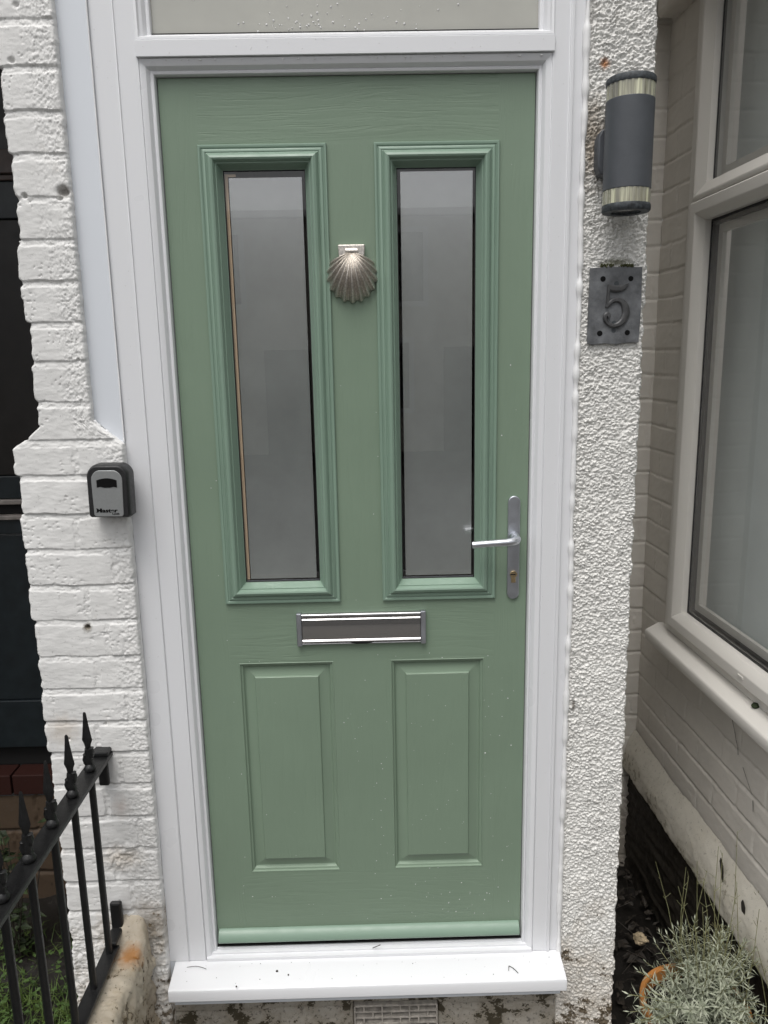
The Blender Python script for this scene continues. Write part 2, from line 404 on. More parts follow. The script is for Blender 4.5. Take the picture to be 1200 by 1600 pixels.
zr = Zg[:, :1]-JZ[::-1][rowL]; zt = JZ[::-1][rowL+1]-Zg[:, :1]
notch = np.maximum(1-sstep(.0, .006, zr), 1-sstep(.006, .013, zt))
left = left+notch*.0035+(_hash(rowL.astype(float), rowL*0., 91)-.5)*.010+fbm(Zg[:, :1]*60, Zg[:, :1]*0, 3, 4)*.006+fbm(Zg[:, :1]*9, Zg[:, :1]*0, 8, 3)*.008
right = right+fbm(Zg[:, :1]*80, Zg[:, :1]*0, 5, 4)*.003
Sg = left+(right-left)*T
def pj(r):
    if JZ[::-1][min(r, len(JZ)-1)] > 1.30: return [PX0+.9]
    return [PX0+.128+.008*math.sin(r*2.1)] if r % 2 == 0 else ([PX0+.168] if r % 4 == 1 else [PX0+.200])
Hp, brm = brick_field(Sg, Zg, JZ, pj, 11, depth=.0034, mortar=.0125, crisp=.0010, tilt=.0008)
Hp += sstep(.25, 0, worley(Sg*55+fbm(Sg*90, Zg*90, 12, 2), Zg*75, 13)[0])*-.0022*sstep(.62, .75, vnoise(Sg*22, Zg*22, 14))
# rough, lumpy pointing down the right-hand side and patches
rmask = sstep(.085, .015, (right-Sg)+fbm(Sg*30, Zg*12, 61, 4)*.09)*.9
lump = (fbm(Sg*150, Zg*170, 71, 4, .65)*.0052)
w1, w2 = worley(Sg*130, Zg*130, 3)
Hp += rmask*(lump-.0006-.0022*sstep(.30, 0, w1)*sstep(.45, .6, vnoise(Sg*40, Zg*40, 4)))
low = sstep(.16, .05, Zg+fbm(Sg*20, Zg*20, 63, 3)*.1); Hp += low*fbm(Sg*60, Zg*60, 64, 5, .6)*.012
patch = np.exp(-(((Sg+.60)/.05)**2+((Zg-.30)/.035)**2))
Hp += patch*(fbm(Sg*60, Zg*60, 77, 4)*.02)
for (hx, hz, r_, d_) in ((-.668, 1.832, .0045, .02), (-.588, 1.838, .012, .013), (-.597, 1.826, .004, .02), (-.628, .897, .0045, .02), (-.513, 1.01, .006, .01),
                         (-.665, 2.085, .006, .008), (-.59, 1.50, .003, .008), (-.70, .62, .004, .01), (-.61, .655, .003, .01), (-.645, 2.185, .006, .006)):
    Hp -= d_*np.exp(-(((Sg-hx)/r_)**2+((Zg-hz)/(r_*.8))**2)**1.4)
# rounded arrises
e = np.minimum(Sg-left, right-Sg); Hp -= .006*np.clip(1-(Sg-left)/.007, 0, 1)**2+.004*np.clip(1-(right-Sg)/.005, 0, 1)**2
# chipped bottom around stop chamfer
pier = empty('brick_pier', (-.633, .1, GZ))
tag(pier, 'white painted brick pier left of the green door, its corners chamfered above the key box', 'pier')
def rel(o, root):
    """keep world placement of a child whose root is not at the origin"""
    o.matrix_parent_inverse = root.matrix_basis.inverted(); return o
rel(grid_obj('brick_face', Sg, PY-Hp, Zg, M['brick_white'], pier, skirt=(0, .03, 0)), pier)
b = MB(); b.box(PX0+.012, PX1-.003, PY+.012, .86, GZ, 1.31); b.box(PX0+.07, PX1-.07, PY+.012, .86, 1.31, 2.62)
rel(b.build('core', M['brick_white'], pier), pier)

# ================================================================ ROUGHCAST PILLAR (right)
RX0, RX1, RY = .486, .636, -.012
zz = np.arange(-.58, 2.60, .0014); cc = np.linspace(0, 1, 108)
T, Zg = np.meshgrid(cc, zz)
rr = RX1+fbm(Zg[:, :1]*45, Zg[:, :1]*0, 31, 3)*.010+fbm(Zg[:, :1]*3, Zg[:, :1]*0, 35, 2)*.004
Sg = RX0+(rr-RX0)*T
wx = fbm(Sg*70, Zg*70, 41, 2)*.012; wz = fbm(Sg*70, Zg*70, 45, 2)*.012
a1, a2 = worley((Sg+wx*.7)*105, (Zg+wz*.7)*140, 51)
b1, b2 = worley((Sg+wz*.5)*210, (Zg+wx*.5)*250, 57)
H = .0042*(1-sstep(.0, .9, a1))+.0034*(1-sstep(0, .85, b1))*(.5+vnoise(Sg*60, Zg*60, 59))+fbm(Sg*22, Zg*22, 60, 3)*.003+fbm(Sg*260, Zg*300, 66, 3, .7)*.0034
H *= .80+.35*vnoise(Sg*12, Zg*5, 67)
H -= .007*np.clip(1-(rr-Sg)/.006, 0, 1)**2
H -= .010*np.exp(-(((Sg-.529)/.003)**2+((Zg-2.078)/.003)**2))
pil = empty('roughcast_pillar', (.56, .1, GZ))
tag(pil, 'white roughcast pillar between the green door and the bay window recess', 'pillar')
NTt = NT(M['roughcast'])
def spot(t, prev, cx, cz, r0, r1, col, nz=30, amt=.8, sx=1, sz=1):
    x, y, z = t.sep()
    dx = t.math('MULTIPLY', t.math('SUBTRACT', x, cx), 1/sx); dz = t.math('MULTIPLY', t.math('SUBTRACT', z, cz), 1/sz)
    d = t.math('SQRT', t.math('ADD', t.math('MULTIPLY', dx, dx), t.math('MULTIPLY', dz, dz)))
    d = t.math('ADD', d, t.math('MULTIPLY', t.math('SUBTRACT', t.noise(nz, 5, .7), .5), r1*1.3))
    k = t.ramp(t.math('MULTIPLY', d, 1/r1), [(min(.95, r0/r1), amt), (1., 0.)])
    return t.mix(k, prev, col)
cur = NTt.p.inputs['Base Color'].links[0].from_socket
cur = spot(NTt, cur, .512, 1.925, .015, .105, (.27, .21, .14), 50, .75, .45, 1.1)
cur = spot(NTt, cur, .529, 2.073, .004, .014, (.42, .17, .05), 200, .9)
cur = spot(NTt, cur, .57, 1.683, .004, .02, (.10, .10, .04), 150, .8, 2.2, .5)
cur = spot(NTt, cur, .507, .66, .003, .012, (.10, .08, .06), 150, .8, .5, 2.0)
NTt.base(cur)
rel(grid_obj('roughcast_face', Sg, RY-H, Zg, M['roughcast'], pil, skirt=(0, .03, 0)), pil)
rel(MB().box(RX0+.004, RX1-.008, RY+.012, .86, GZ, 2.6).build('side_wall', M['brick_white'], pil), pil)
# stains on the pier too, plus dark colour over two of its holes
t = NT(M['brick_white']); cur = t.p.inputs['Base Color'].links[0].from_socket
cur = spot(t, cur, -.71, .645, .01, .05, (.45, .36, .26), 60, .4)
cur = spot(t, cur, -.60, .30, .01, .07, (.42, .33, .22), 60, .45, 1, .6)
cur = spot(t, cur, -.59, .44, .004, .04, (.48, .36, .30), 60, .35, .7, 1)
cur = spot(t, cur, -.545, .10, .01, .09, (.12, .09, .05), 60, .75, .7, 1.1)
cur = spot(t, cur, -.628, .895, .004, .014, (.10, .08, .05), 100, .9)
cur = spot(t, cur, -.588, 1.838, .004, .016, (.14, .12, .10), 100, .8)
t.base(cur)

# ================================================================ RECESS WALL + BAY (right)
def wall_grid(name, s0, s1, z0, z1, st, jz, jp, seed, mt, parent, **k):
    S, Z = np.meshgrid(np.arange(s0, s1, st), np.arange(z0, z1, st))
    H, _ = brick_field(S, Z, jz, jp, seed, **k)
    return grid_obj(name, S, -H, Z, mt, parent), S, Z
JB = np.array([2.24+.0822*i for i in range(6, -36, -1)])
def bond(off, L=.236):
    def f(r):
        o = off+(L/2 if r % 2 else 0)+.02*math.sin(r*1.7); return [o+L*i for i in range(-2, 9)]
    return f
ro = empty('recess_wall', (.64, .87, 0))
tag(ro, 'narrow cream painted brick wall in the shaded recess behind the lamp pillar', 'wall')
wall_grid('brick_face', 0, .352, -.50, 2.6, .004, JB, bond(.10), 101, M['brick_cream'], ro, depth=.0035, mortar=.008, rough=.0004)
BAY = empty('bay_wall', (.985, .87, 0), -rad(88.1))
tag(BAY, 'cream painted brick wall under and beside the bay window, cracked near the bottom', 'wall')
def bay_part(s0, s1, z0, z1, seed): return wall_grid('brick_face', s0, s1, z0, z1, .004, JB, bond(.221, .236), seed, M['brick_cream'], BAY, depth=.0028, mortar=.007, rough=.0004)
bay_part(0, .236, .57, 2.72, 111)[0].name = 'side_brickwork'
S, Z = np.meshgrid(np.arange(0, 1.5, .004), np.arange(.06, .60, .004))
H, _ = brick_field(S, Z, JB, bond(.13, .236), 113, depth=.0030, mortar=.009, rough=.0006)
def crack(H, pts, w, d):
    for (p, q) in zip(pts[:-1], pts[1:]):
        p = np.array(p); q = np.array(q); v = q-p; L = (v**2).sum()
        tt = np.clip(((S-p[0])*v[0]+(Z-p[1])*v[1])/L, 0, 1)
        dd = np.hypot(S-p[0]-tt*v[0], Z-p[1]-tt*v[1]); H -= d*np.exp(-(dd/w)**2)
    return H
grid_obj('lower_brickwork', S, -H, Z, M['brick_cream'], BAY)
for pts in (((.668, .507), (.69, .475), (.70, .455), (.712, .44), (.716, .42)), ((.745, .40), (.775, .372), (.80, .352)), ((.805, .34), (.81, .31))):
    w = .0018; b = MB()
    for p, q in zip(pts[:-1], pts[1:]):
        b.add([(p[0]-w, -.0035, p[1]), (p[0]+w, -.0035, p[1]), (q[0]+w*.6, -.0035, q[1]), (q[0]-w*.6, -.0035, q[1])], [(0, 1, 2, 3)])
    b.build('crack', M['dark_line'], BAY)
for (cx, cz, rx, rzz, an) in ((.735, .085, .010, .032, .5), (.855, .055, .010, .028, .2)):
    pts = [(cx+math.cos(a)*rx*(1+.3*math.sin(3*a))+math.sin(a)*rzz*-math.sin(an)*.6, -.034, cz+math.sin(a)*rzz) for a in np.linspace(0, 2*math.pi, 12, endpoint=False)]
    b = MB(); b.add(pts, [tuple(range(12))]); b.build('chip', M['dark_line'], BAY)
# sloped cement flaunching at the foot
S, T = np.meshgrid(np.arange(0, 1.5, .006), np.linspace(0, 1, 40))
nse = fbm(S*14, T*3, 121, 4)*.006+fbm(S*70, T*10, 125, 3)*.004
yy = -.004-T*.040+nse*.8-.012*np.sin(T*3.1); zf = .125-.015*S-T*.145+nse*.8+fbm(S*6, T*0, 127, 3)*.012*(1-T)
yy = np.concatenate([yy, yy[-1:]+.03]); zf = np.concatenate([zf, zf[-1:]-.012]); S2 = np.concatenate([S, S[-1:]])
grid_obj('flaunching', S2, yy, zf, M['flaunch'], BAY, flip=True)
S, Z = np.meshgrid(np.arange(0, 1.5, .006), np.arange(GZ-.05, -.01, .006))
H = fbm(S*8, Z*60, 135, 4)*.03+fbm(S*60, Z*60, 139, 3)*.008
lean = (Z-(-.01))*.30
grid_obj('stone_footing', S, -.018-H*.8+lean*.0, Z, M['stone_dark'], BAY)
b = MB().box(.35, 1.5, .05, .30, GZ, .58).box(.0, .236, .012, .30, GZ, 2.7).box(.0, 1.5, .012, .30, GZ, .56); b.box(0, 1.6, .0, .30, 2.72, 5.5)
b.build('core', M['brick_cream'], BAY)
# bay window: frame, sash, panes, sill
BW = empty('bay_window', (.985, .87, 0), -rad(88.1))
tag(BW, 'white framed double glazed bay window seen steeply at the right edge of the photo', 'window')
W0, W1, ZB, ZT = .236, 1.46, .611, 2.70
b = MB(); dd = .012
b.box(W0, .285, .004, .09, ZB, ZT)                    # outer jamb strip
b.box(.285, W1, .004, .09, ZB, .638)
b.box(W1-.05, W1, .004, .09, .638, ZT)
b.build('outer_frame', M['upvc_old'], BW, bevel=.003)
b = MB()
def sash(zb, zt):
    prof = [(0, .004), (0, -.010), (.004, -.013), (.030, -.013), (.034, -.011), (.052, .010), (.052, .030)]
    b.ring(.287, W1-.052, zb, zt, prof)
sash(.642, 1.905)
o = b.build('sash', M['upvc_old'], BW, smooth=30)
b = MB(); b.ring(.287, W1-.052, 1.908, 2.62, [(0, .004), (0, -.008), (.004, -.010), (.012, -.010), (.016, -.008), (.045, .010), (.045, .030)])
b.build('fanlight_frame', M['upvc_old'], BW, smooth=30)
b = MB()
b.ring(.339, W1-.104, .694, 1.853, [(0, .0285), (.007, .027), (.007, .036)]); b.ring(.339, W1-.104, .694, 1.853, [(.007, .033), (.016, .034), (.016, .045)])
b.ring(.332, W1-.097, 1.953, 2.575, [(0, .0285), (.006, .027), (.006, .036)])
b.build('gasket', M['gasket'], BW)
b = MB().ring(.355, W1-.12, .71, 1.837, [(0, .046), (.022, .046), (.022, .058)]).ring(.345, W1-.11, 1.966, 2.562, [(0, .046), (.022, .046), (.022, .058)])
b.build('pane_edge_strip', M['upvc_old'], BW)
MB().box(.339, W1-.104, .0285, .0325, .694, 1.853).build('pane', M['glass_bay'], BW)
MB().box(.332, W1-.097, .0285, .0325, 1.953, 2.575).build('pane', M['glass_bay'], BW)
b = MB(); b.prism([(-.060, .556), (-.058, .552), (.0, .552), (.0, .6105), (-.016, .6105), (-.020, .6085), (-.054, .590), (-.060, .586), (-.062, .578)], .185, 1.5, 'x')
b.build('window_sill', M['upvc_old'], BW, bevel=.003, smooth=30)
b = MB().box(.742, .768, -.0158, -.013, .660, .668); b.build('drain_cap', M['upvc_old'], BW, bevel=.002)
b = MB()
b.lathe(.815, -.024, [(.003, .604), (.009, .608), (.010, .612), (.006, .618)], 10); b.build('moss_tuft', M['ivy'], BW)
S, T = np.meshgrid(np.linspace(.30, 1.5, 200), np.linspace(0, 1, 3))
grid_obj('glass_backing', S, .085+.0008*np.sin(S*9), .62+T*2.05, M['bay_backing'], BW)  # sheet added behind the panes so the bay glass reads pale grey
MB().box(.36, 1.5, .059, .075, .60, .70).build('window_board', M['upvc_old'], BW)
for o_ in BW.children:
    if o_.name.split('.')[0] in ('outer_frame', 'sash', 'fanlight_frame', 'gasket', 'pane_edge_strip', 'pane', 'drain_cap'): o_.location.y = -.022
# concrete hood above the recess
b = MB().prism([(0, 2.40), (.085, 2.36), (.085, 2.72), (0, 2.72)], .02, .80, 'x')
b = MB(); b.box(-.045, .0, 0, .9, 0, .3)
lin = empty('bay_hood', (.985, .87, 2.49), -rad(88.1)); tag(lin, 'cream painted stone ledge at the top of the recess corner', 'ledge')
b = MB().prism([(-.058, 0.0), (-.050, -.008), (.02, -.008), (.02, .30), (-.058, .30)], .03, 1.5, 'x')
b.build('ledge', M['brick_cream'], lin, bevel=.006)

# ================================================================ UPPER FACADE, HALL, OPPOSITE HOUSES
up = MB(); up.box(-.752, .636, -.03, 1.2, 2.66, 6.5); up.box(-4, -.752, .0, 1.2, 2.66, 6.5); up.box(.636, .95, .9, 1.2, 2.62, 6.5); up.box(-4, 3, 1.2, 5, 2.66, 6.5)  # unseen walls extended upward to keep sky light from coming over the top
u = up.build('upper_wall', M['facade']); tag(u, 'pale rendered wall above the doorway, out of view, carried up to block sky light', 'wall')
h = MB(); h.box(-.9, .9, 3.6, 3.62, -.02, 2.7); h.box(-.506, -.48, .86, 3.6, -.02, 2.7); h.box(.48, .506, .86, 3.6, -.02, 2.7); h.box(-.6, .6, .09, 3.6, 2.63, 2.65)
h.box(-.506, -.48, .075, .86, -.02, 2.7); h.box(.462, .483, .075, .86, -.02, 2.7)
h = h.build('hallway', M['hall']); tag(h, kind='structure')
h = MB().box(-.6, .6, .12, 3.6, -.06, -.025).build('hall_floor', M['hall_floor']); tag(h, kind='structure')
M['opp'] = painted_masonry('opposite_render', (.72, .68, .60), zlo=-9, zhi=-8, amount=0); M['roof'] = simple('slate_roof', (.08, .08, .09), .6)
M['win_dark'] = mat('house_window_glass', (.05, .055, .06), .08, coat=1)
oh = empty('terraced_house', (0, -14, GZ)); tag(oh, 'pale terraced house across the street, seen only as a faint reflection in the door glass', 'house')
b = MB().box(-14, 14, -5, 0, 0, 4.6); b.build('wall', M['opp'], oh)
b = MB().prism([(-5.2, 4.6), (.2, 4.6), (-2.5, 5.2)], -14, 14, 'x'); b.build('roof', M['roof'], oh)
for i in range(-3, 4):
    for z in (.8, 2.9):
        x = i*3.6+(.6 if z > 2 else .3)
        w = MB().box(x-.6, x+.6, .0, .06, z, z+1.5).build('window', M['upvc'], oh)
        w2 = MB().box(x-.5, x+.5, .062, .07, z+.1, z+1.4).build('pane', M['win_dark'], w)
    w = MB().box(i*3.6+1.5, i*3.6+2.4, .0, .05, 0, 2.1).build('door', M['nb_door'], oh)

# ================================================================ DOOR FRAME
H0 = 2.068
DF = empty('doorway_surround', (0, 0, 0)); tag(DF, 'white plastic frame with fanlight around the green front door', 'door frame')
jl = [(.395, .075), (.395, .0), (.3965, -.0035), (.400, -.0045), (.4025, -.003), (.4035, -.0055), (.409, -.0125), (.416, -.0155), (.4195, -.016), (.4205, -.0145), (.4215, -.018), (.456, -.018)]
jr = jl+[(.4575, -.022), (.4635, -.022), (.465, -.016), (.487, -.016), (.487, .075)]
b = MB().prism(jr, -.02, 2.64, 'z'); b.build('jamb', M['upvc'], DF, bevel=.0006, smooth=25)
jl2 = [(-x, y) for x, y in jl]+[(-.462, -.018), (-.4635, -.0215), (-.4645, -.0215), (-.4655, -.0190), (-.513, -.0190), (-.513, .075)]
b = MB().prism(jl2, -.02, 2.64, 'z'); b.build('jamb', M['upvc'], DF, bevel=.0006, smooth=25)
# flat fascia filling the chamfer of the pier
b = MB(); b.prism([(-.5135, 1.312), (-.5135, 2.64), (-.581, 2.64), (-.581, 1.374)], -.0235, .03, 'y')
b.build('fascia', M['upvc_cool'], DF, bevel=.0015)
b = MB(); b.tube([(-.5138, -.0235+.0003*math.sin(z*40), z) for z in np.linspace(1.32, 2.62, 60)], .0016, 6); 
b.build('fascia_bead', M['sealant'], DF, smooth=60)
# transom: mitred ovolo below, face, glazing bead above
b = MB()
b.ring(-.4215, .4215, -.3, H0+.0245, [(.0, -.0145), (.0008, -.0155)])
tp = [(.075, H0), (.0, H0), (-.0035, H0+.0015), (-.0045, H0+.005), (-.003, H0+.0075), (-.0055, H0+.0085), (-.0125, H0+.014), (-.0155, H0+.0205), (-.0165, H0+.0245), (-.0165, H0+.027), (.075, H0+.027)]
b = MB(); b.prism(tp, -.4185, .4185, 'x')
def clipmitre(o, zc, sgn):      # pull the ends in along the mitre
    for v in o.data.vertices:
        if abs(v.co.x) > .4: v.co.x = math.copysign(.3955+max(0, (v.co.z-H0))*1.0, v.co.x)
o = b.build('head_bead', M['upvc'], DF, smooth=25); clipmitre(o, H0, 1)
b = MB(); b.box(-.4245, .4245, -.0235, .075, H0+.028, H0+.059); b.build('transom', M['upvc'], DF, bevel=.0008)
zt = H0+.0595
b = MB(); b.ring(-.4235, .4235, zt, 3.2, [(.0, .02), (.0, -.0195), (.0015, -.021), (.006, -.020), (.0135, -.006), (.015, -.004), (.015, .02)])
b.build('glazing_bead', M['upvc'], DF, smooth=25)
b = MB(); b.ring(-.4085, .4085, zt+.015, 3.185, [(.0, .0005), (.004, .0), (.004, .014)]); b.build('gasket', M['gasket'], DF)
MB().box(-.406, .406, .008, .012, zt+.017, 2.66).build('fanlight_pane', M['frost_light'], DF)
# threshold
b = MB(); b.prism([(.075, 0), (.0, .0), (-.0, -.006), (-.010, -.0065), (-.010, -.012), (-.022, -.0125), (-.022, -.021), (.075, -.021)], -.4185, .4185, 'x')
b.build('threshold', M['upvc'], DF, bevel=.0007)
MB().box(-.3945, .3945, .003, .07, .0005, .0045).build('threshold_gap', M['black'], DF)
# silicone beads
def bead(x, y, z0, z1, r, seed, name='sealant'):
    pts = []; rs = []
    for i, z in enumerate(np.arange(z0, z1, .004)):
        n = float(vnoise(np.array([z*38.]), np.array([seed*1.]), seed)[0]); n2 = float(vnoise(np.array([z*9.]), np.array([seed+3.]), seed)[0])
        pts.append((x+(n2-.5)*.004, y, z)); rs.append(r*(.62+.75*n))
    return MB().tube(pts, rs, 8).build(name, M['sealant'], DF, smooth=80)
bead(.4895, -.0185, -.03, 2.62, .0060, 3)
bead(-.515, -.026, -.03, 1.31, .0026, 5)
bead(-.5815, -.026, 1.372, 2.62, .0032, 7)
b = MB(); b.tube([(-.5145+k*-.067, -.030, 1.312+k*.061+.002*math.sin(k*17)) for k in np.linspace(0, 1, 24)], [.003*(1+.5*math.sin(i*2.3)) for i in range(24)], 8)
b.build('sealant', M['sealant'], DF, smooth=80)
# sill
SI = empty('door_sill', (0, 0, -.05)); tag(SI, 'white plastic sill projecting below the green front door', 'sill')
b = MB(); b.prism([(.02, .0285), (-.0225, .0285), (-.094, .0185), (-.100, .0155), (-.102, .010), (-.102, -.0145), (-.099, -.0175), (-.093, -.018), (.02, -.018)], -.4995, .4905, 'x')
b.build('sill_board', M['upvc'], SI, bevel=.001, smooth=30)
rel(MB().box(-.5135, -.4998, -.0185, .02, -.070, -.0212).build('end_fillet', M['upvc_cool'], SI), SI)
b = MB().box(-.489, .478, -.088, .02, -.036, -.0185); b.build('support_strip', M['upvc_cool'], SI, bevel=.001)
b = MB()
def wisp(b, p, q, bend, r=.0006, n=8):
    p = Vector(p); q = Vector(q); b.tube([p.lerp(q, t)+Vector((0, bend*math.sin(t*math.pi), .0004)) for t in np.linspace(0, 1, n)], r, 5)
wisp(b, (-.466, -.040, -.0205), (-.415, -.047, -.021), .006, .0006); b.build('twig', M['debris'], SI); b = MB()
wisp(b, (.352, -.062, -.0245), (.372, -.082, -.028), .004, .0009); wisp(b, (.352, -.062, -.0245), (.349, -.075, -.0265), -.001, .0007)
b.build('twig', M['debris'], SI)
b = MB()
for i in range(34):
    x = rng.uniform(-.47, .46); y = rng.uniform(-.09, -.03); z = -.0215-(-.03-y)*.14+.0005; r = rng.uniform(.0004, .0009)
    b.lathe(x, y, [(r, z-.0004), (r*.7, z+r*.5)], 6, sx=rng.uniform(.7, 2))
for (x, y, r) in ((-.235, -.055, .0028), (-.205, -.068, .0015), (-.33, -.10, .0018)): b.lathe(x, y, [(r, -.0265), (r*.6, -.0235)], 7, sx=1.4)
o = b.build('grit_speck', M['debris'], SI); tag(o, kind='stuff')
b = MB(); wisp(b, (.008, -.012, -.004), (.028, -.018, .010), 0, .0010); b.build('straw', M['debris'], SI)
for o_ in SI.children:
    if o_.name.split('.')[0] in ('twig', 'grit_speck', 'straw'): rel(o_, SI)

# ================================================================ FRONT DOOR
FD = empty('front_door', (0, 0, 0)); tag(FD, 'sage green panelled front door with two tall frosted panes and chrome letter plate', 'door')
LY = .010
XL = [-.3925, -.320, -.048, .052, .320, .3925]
GZ0, GZ1 = .930, 1.934; PZ0, PZ1 = .210, .777
apt = [(-.316, -.0495, GZ0, GZ1), (.0545, .3165, GZ0, GZ1), (-.297, -.0695, PZ0, PZ1), (.0675, .2945, PZ0, PZ1)]
xs = sorted(set([-.3925, .3925]+[a[0] for a in apt]+[a[1] for a in apt])); zs = sorted({.0055, 2.0665, PZ0, PZ1, GZ0, GZ1})
vs = []; fs = []; mi = []
def q(x0, x1, z0, z1, m):
    k = len(vs); vs.extend([(x0, LY, z0), (x1, LY, z0), (x1, LY, z1), (x0, LY, z1)]); fs.append((k, k+1, k+2, k+3)); mi.append(m)
q(-.3925, -.316, .0055, 2.0665, 1); q(.3165, .3925, .0055, 2.0665, 1)
q(-.316, .3165, GZ1, 2.0665, 0); q(-.316, .3165, PZ1, GZ0, 0); q(-.316, .3165, .0055, PZ0, 0)
q(-.0495, .0545, GZ0, GZ1, 1)
q(-.316, -.297, PZ0, PZ1, 1); q(-.0695, .0675, PZ0, PZ1, 1); q(.2945, .3165, PZ0, PZ1, 1)
# slab edges
k = len(vs); vs += [(-.3925, LY, .0055), (.3925, LY, .0055), (.3925, LY, 2.0665), (-.3925, LY, 2.0665)]+[(x, .054, z) for x, z in ((-.3925, .0055), (.3925, .0055), (.3925, 2.0665), (-.3925, 2.0665))]
for j in range(4): fs.append((k+j, k+(j+1) % 4, k+4+(j+1) % 4, k+4+j)); mi.append(1)
mesh_obj('leaf', vs, fs, None, FD, mats=[M['green_h'], M['green_v']], midx=mi)
# raised and fielded lower panels
for (x0, x1, z0, z1) in apt[2:]:
    b = MB(); y = LY
    b.ring(x0, x1, z0, z1, [(0, y), (.0012, y-.0008), (.003, y-.0002), (.0045, y+.003), (.006, y+.0035), (.0085, y+.0045), (.011, y+.009), (.0135, y+.0105), (.0150, y+.0105), (.036, y+.0035), (.0375, y+.0005), (.0385, y-.0004)])
    o = b.build('panel_moulding', M['green'], FD, smooth=20)
    MB().add([(0, 0, 0)], []) if False else None
    mesh_obj('raised_panel', [(x0+.0385, y-.0004, z0+.0385), (x1-.0385, y-.0004, z0+.0385), (x1-.0385, y-.0004, z1-.0385), (x0+.0385, y-.0004, z1-.0385)], [(0, 1, 2, 3)], M['green_v'], FD)
# glazed units
for n_, (x0, x1, z0, z1) in enumerate(apt[:2]):
    b = MB(); y = LY
    b.ring(x0-.002, x1+.002, z0-.002, z1+.002, [(0, y), (0, y-.005), (.0012, y-.0068), (.0035, y-.0072), (.0062, y-.0066), (.0075, y-.0052), (.0088, y-.0052), (.0098, y-.0070), (.0125, y-.0085), (.0150, y-.0090), (.0165, y-.0080),
      (.0176, y-.0085), (.019, y-.0115), (.023, y-.0158), (.028, y-.0180), (.0315, y-.0165), (.034, y-.012), (.0355, y-.008), (.0375, y-.008), (.0385, y-.006), (.0465, y+.0125), (.0475, y+.013), (.0475, y+.016)])
    gf = b.build('glazing_frame', M['green_trim'], FD, smooth=20)
    gx0, gx1, gz0, gz1 = x0+.0455, x1-.0455, z0+.0455, z1-.0455
    b = MB().ring(gx0-.0005, gx1+.0005, gz0-.0005, gz1+.0005, [(0, y+.0135), (.0022, y+.0140), (.0022, y+.0175)]); b.build('seal', M['gasket'], gf)
    MB().box(gx0+.0005, gx1-.0005, y+.0162, y+.0180, gz0+.0005, gz1-.0005).build('glass_pane', M['glass'], gf)
    mg = .0095
    bx = (gx0+.0105, gx1-.0085, gz0+.006, gz1-.0135) if n_ == 0 else (gx0+.0085, gx1-.0065, gz0+.006, gz1-.006)
    MB().box(bx[0], bx[1], y+.0205, y+.0215, bx[2], bx[3]).build('frosted_panel', M['frost'], gf)
    if n_ == 0:
        MB().box(gx0+.0015, gx0+.008, y+.024, y+.027, gz0+.004, gz1-.005).box(gx0+.008, gx0+.025, y+.024, y+.027, gz1-.0105, gz1-.005).build('pane_edge_strip', M['beige'], gf)  # beige strip added just behind the glass, imitating lit hall trim
    MB().box(gx0+.002, gx1-.002, y+.0182, y+.020, gz0+.0012, gz0+.0030).build('spacer_edge', M['satin'], gf)
# weather bar
b = MB(); zb = .0075
pf = [(LY, .0), (LY-.006, .0), (LY-.019, .004), (LY-.0215, .008), (LY-.021, .013), (LY-.017, .0215), (LY-.010, .0285), (LY-.004, .0325), (LY, .0335)]
b.prism([(y, z+zb+.008) for y, z in pf], -.3885, .3885, 'x'); b.build('weather_bar', M['green_trim'], FD, bevel=.0006, smooth=50)
MB().box(-.392, .392, LY-.004, LY+.02, .0058, .0150).build('bottom_seal', M['black'], FD)
# letter plate
b = MB(); lx0, lx1, lz0, lz1 = -.1535, .1535, .8205, .9035
lp = empty('letter_plate', (0, LY, .862), parent=FD)
Y0 = -.0
b = MB(); 
for xa in (lx0, lx1-.0125): MB().box(xa, xa+.0125, -.0125, 0, -.0415, .0405).build('end_cap', M['satin'], lp, bevel=.0025)
b = MB(); b.prism([(0, .038), (-.010, .0385), (-.0125, .0365), (-.013, .0345), (-.0125, .032), (-.010, .0305), (0, .030)], lx0+.013, lx1-.013, 'x')
b.prism([(0, -.0385), (-.009, -.0385), (-.0105, -.037), (-.0105, -.0355), (-.009, -.0345), (0, -.0345)], lx0+.013, lx1-.013, 'x'); b.build('surround', M['chrome'], lp, smooth=60)
b = MB(); fx0, fx1 = lx0+.0135, lx1-.0135
b.add([(x, yy_, zz_) for x in (fx0, fx1) for (yy_, zz_) in ((-.0095, .0295), (-.0085, .026), (-.0105, .0235), (-.0120, .0095), (-.0100, .0090), (-.0118, -.022), (-.0105, -.0255), (-.0128, -.0275), (-.0138, -.0295), (-.0128, -.0318), (-.008, -.033), (0, -.033), (0, .0295))],
      [(i, (i+1) % 13, 13+(i+1) % 13, 13+i) for i in range(13)]+[tuple(range(13))[::-1], tuple(range(13, 26))])
b.build('flap', M['chrome_dark'], lp, smooth=25)
b = MB().prism([(-.030, -.0325), (.030, -.0325), (.022, -.0362), (.012, -.0378), (-.012, -.0378), (-.022, -.0362)], -.0112, -.009, 'y'); b.build('finger_notch', M['black'], lp)
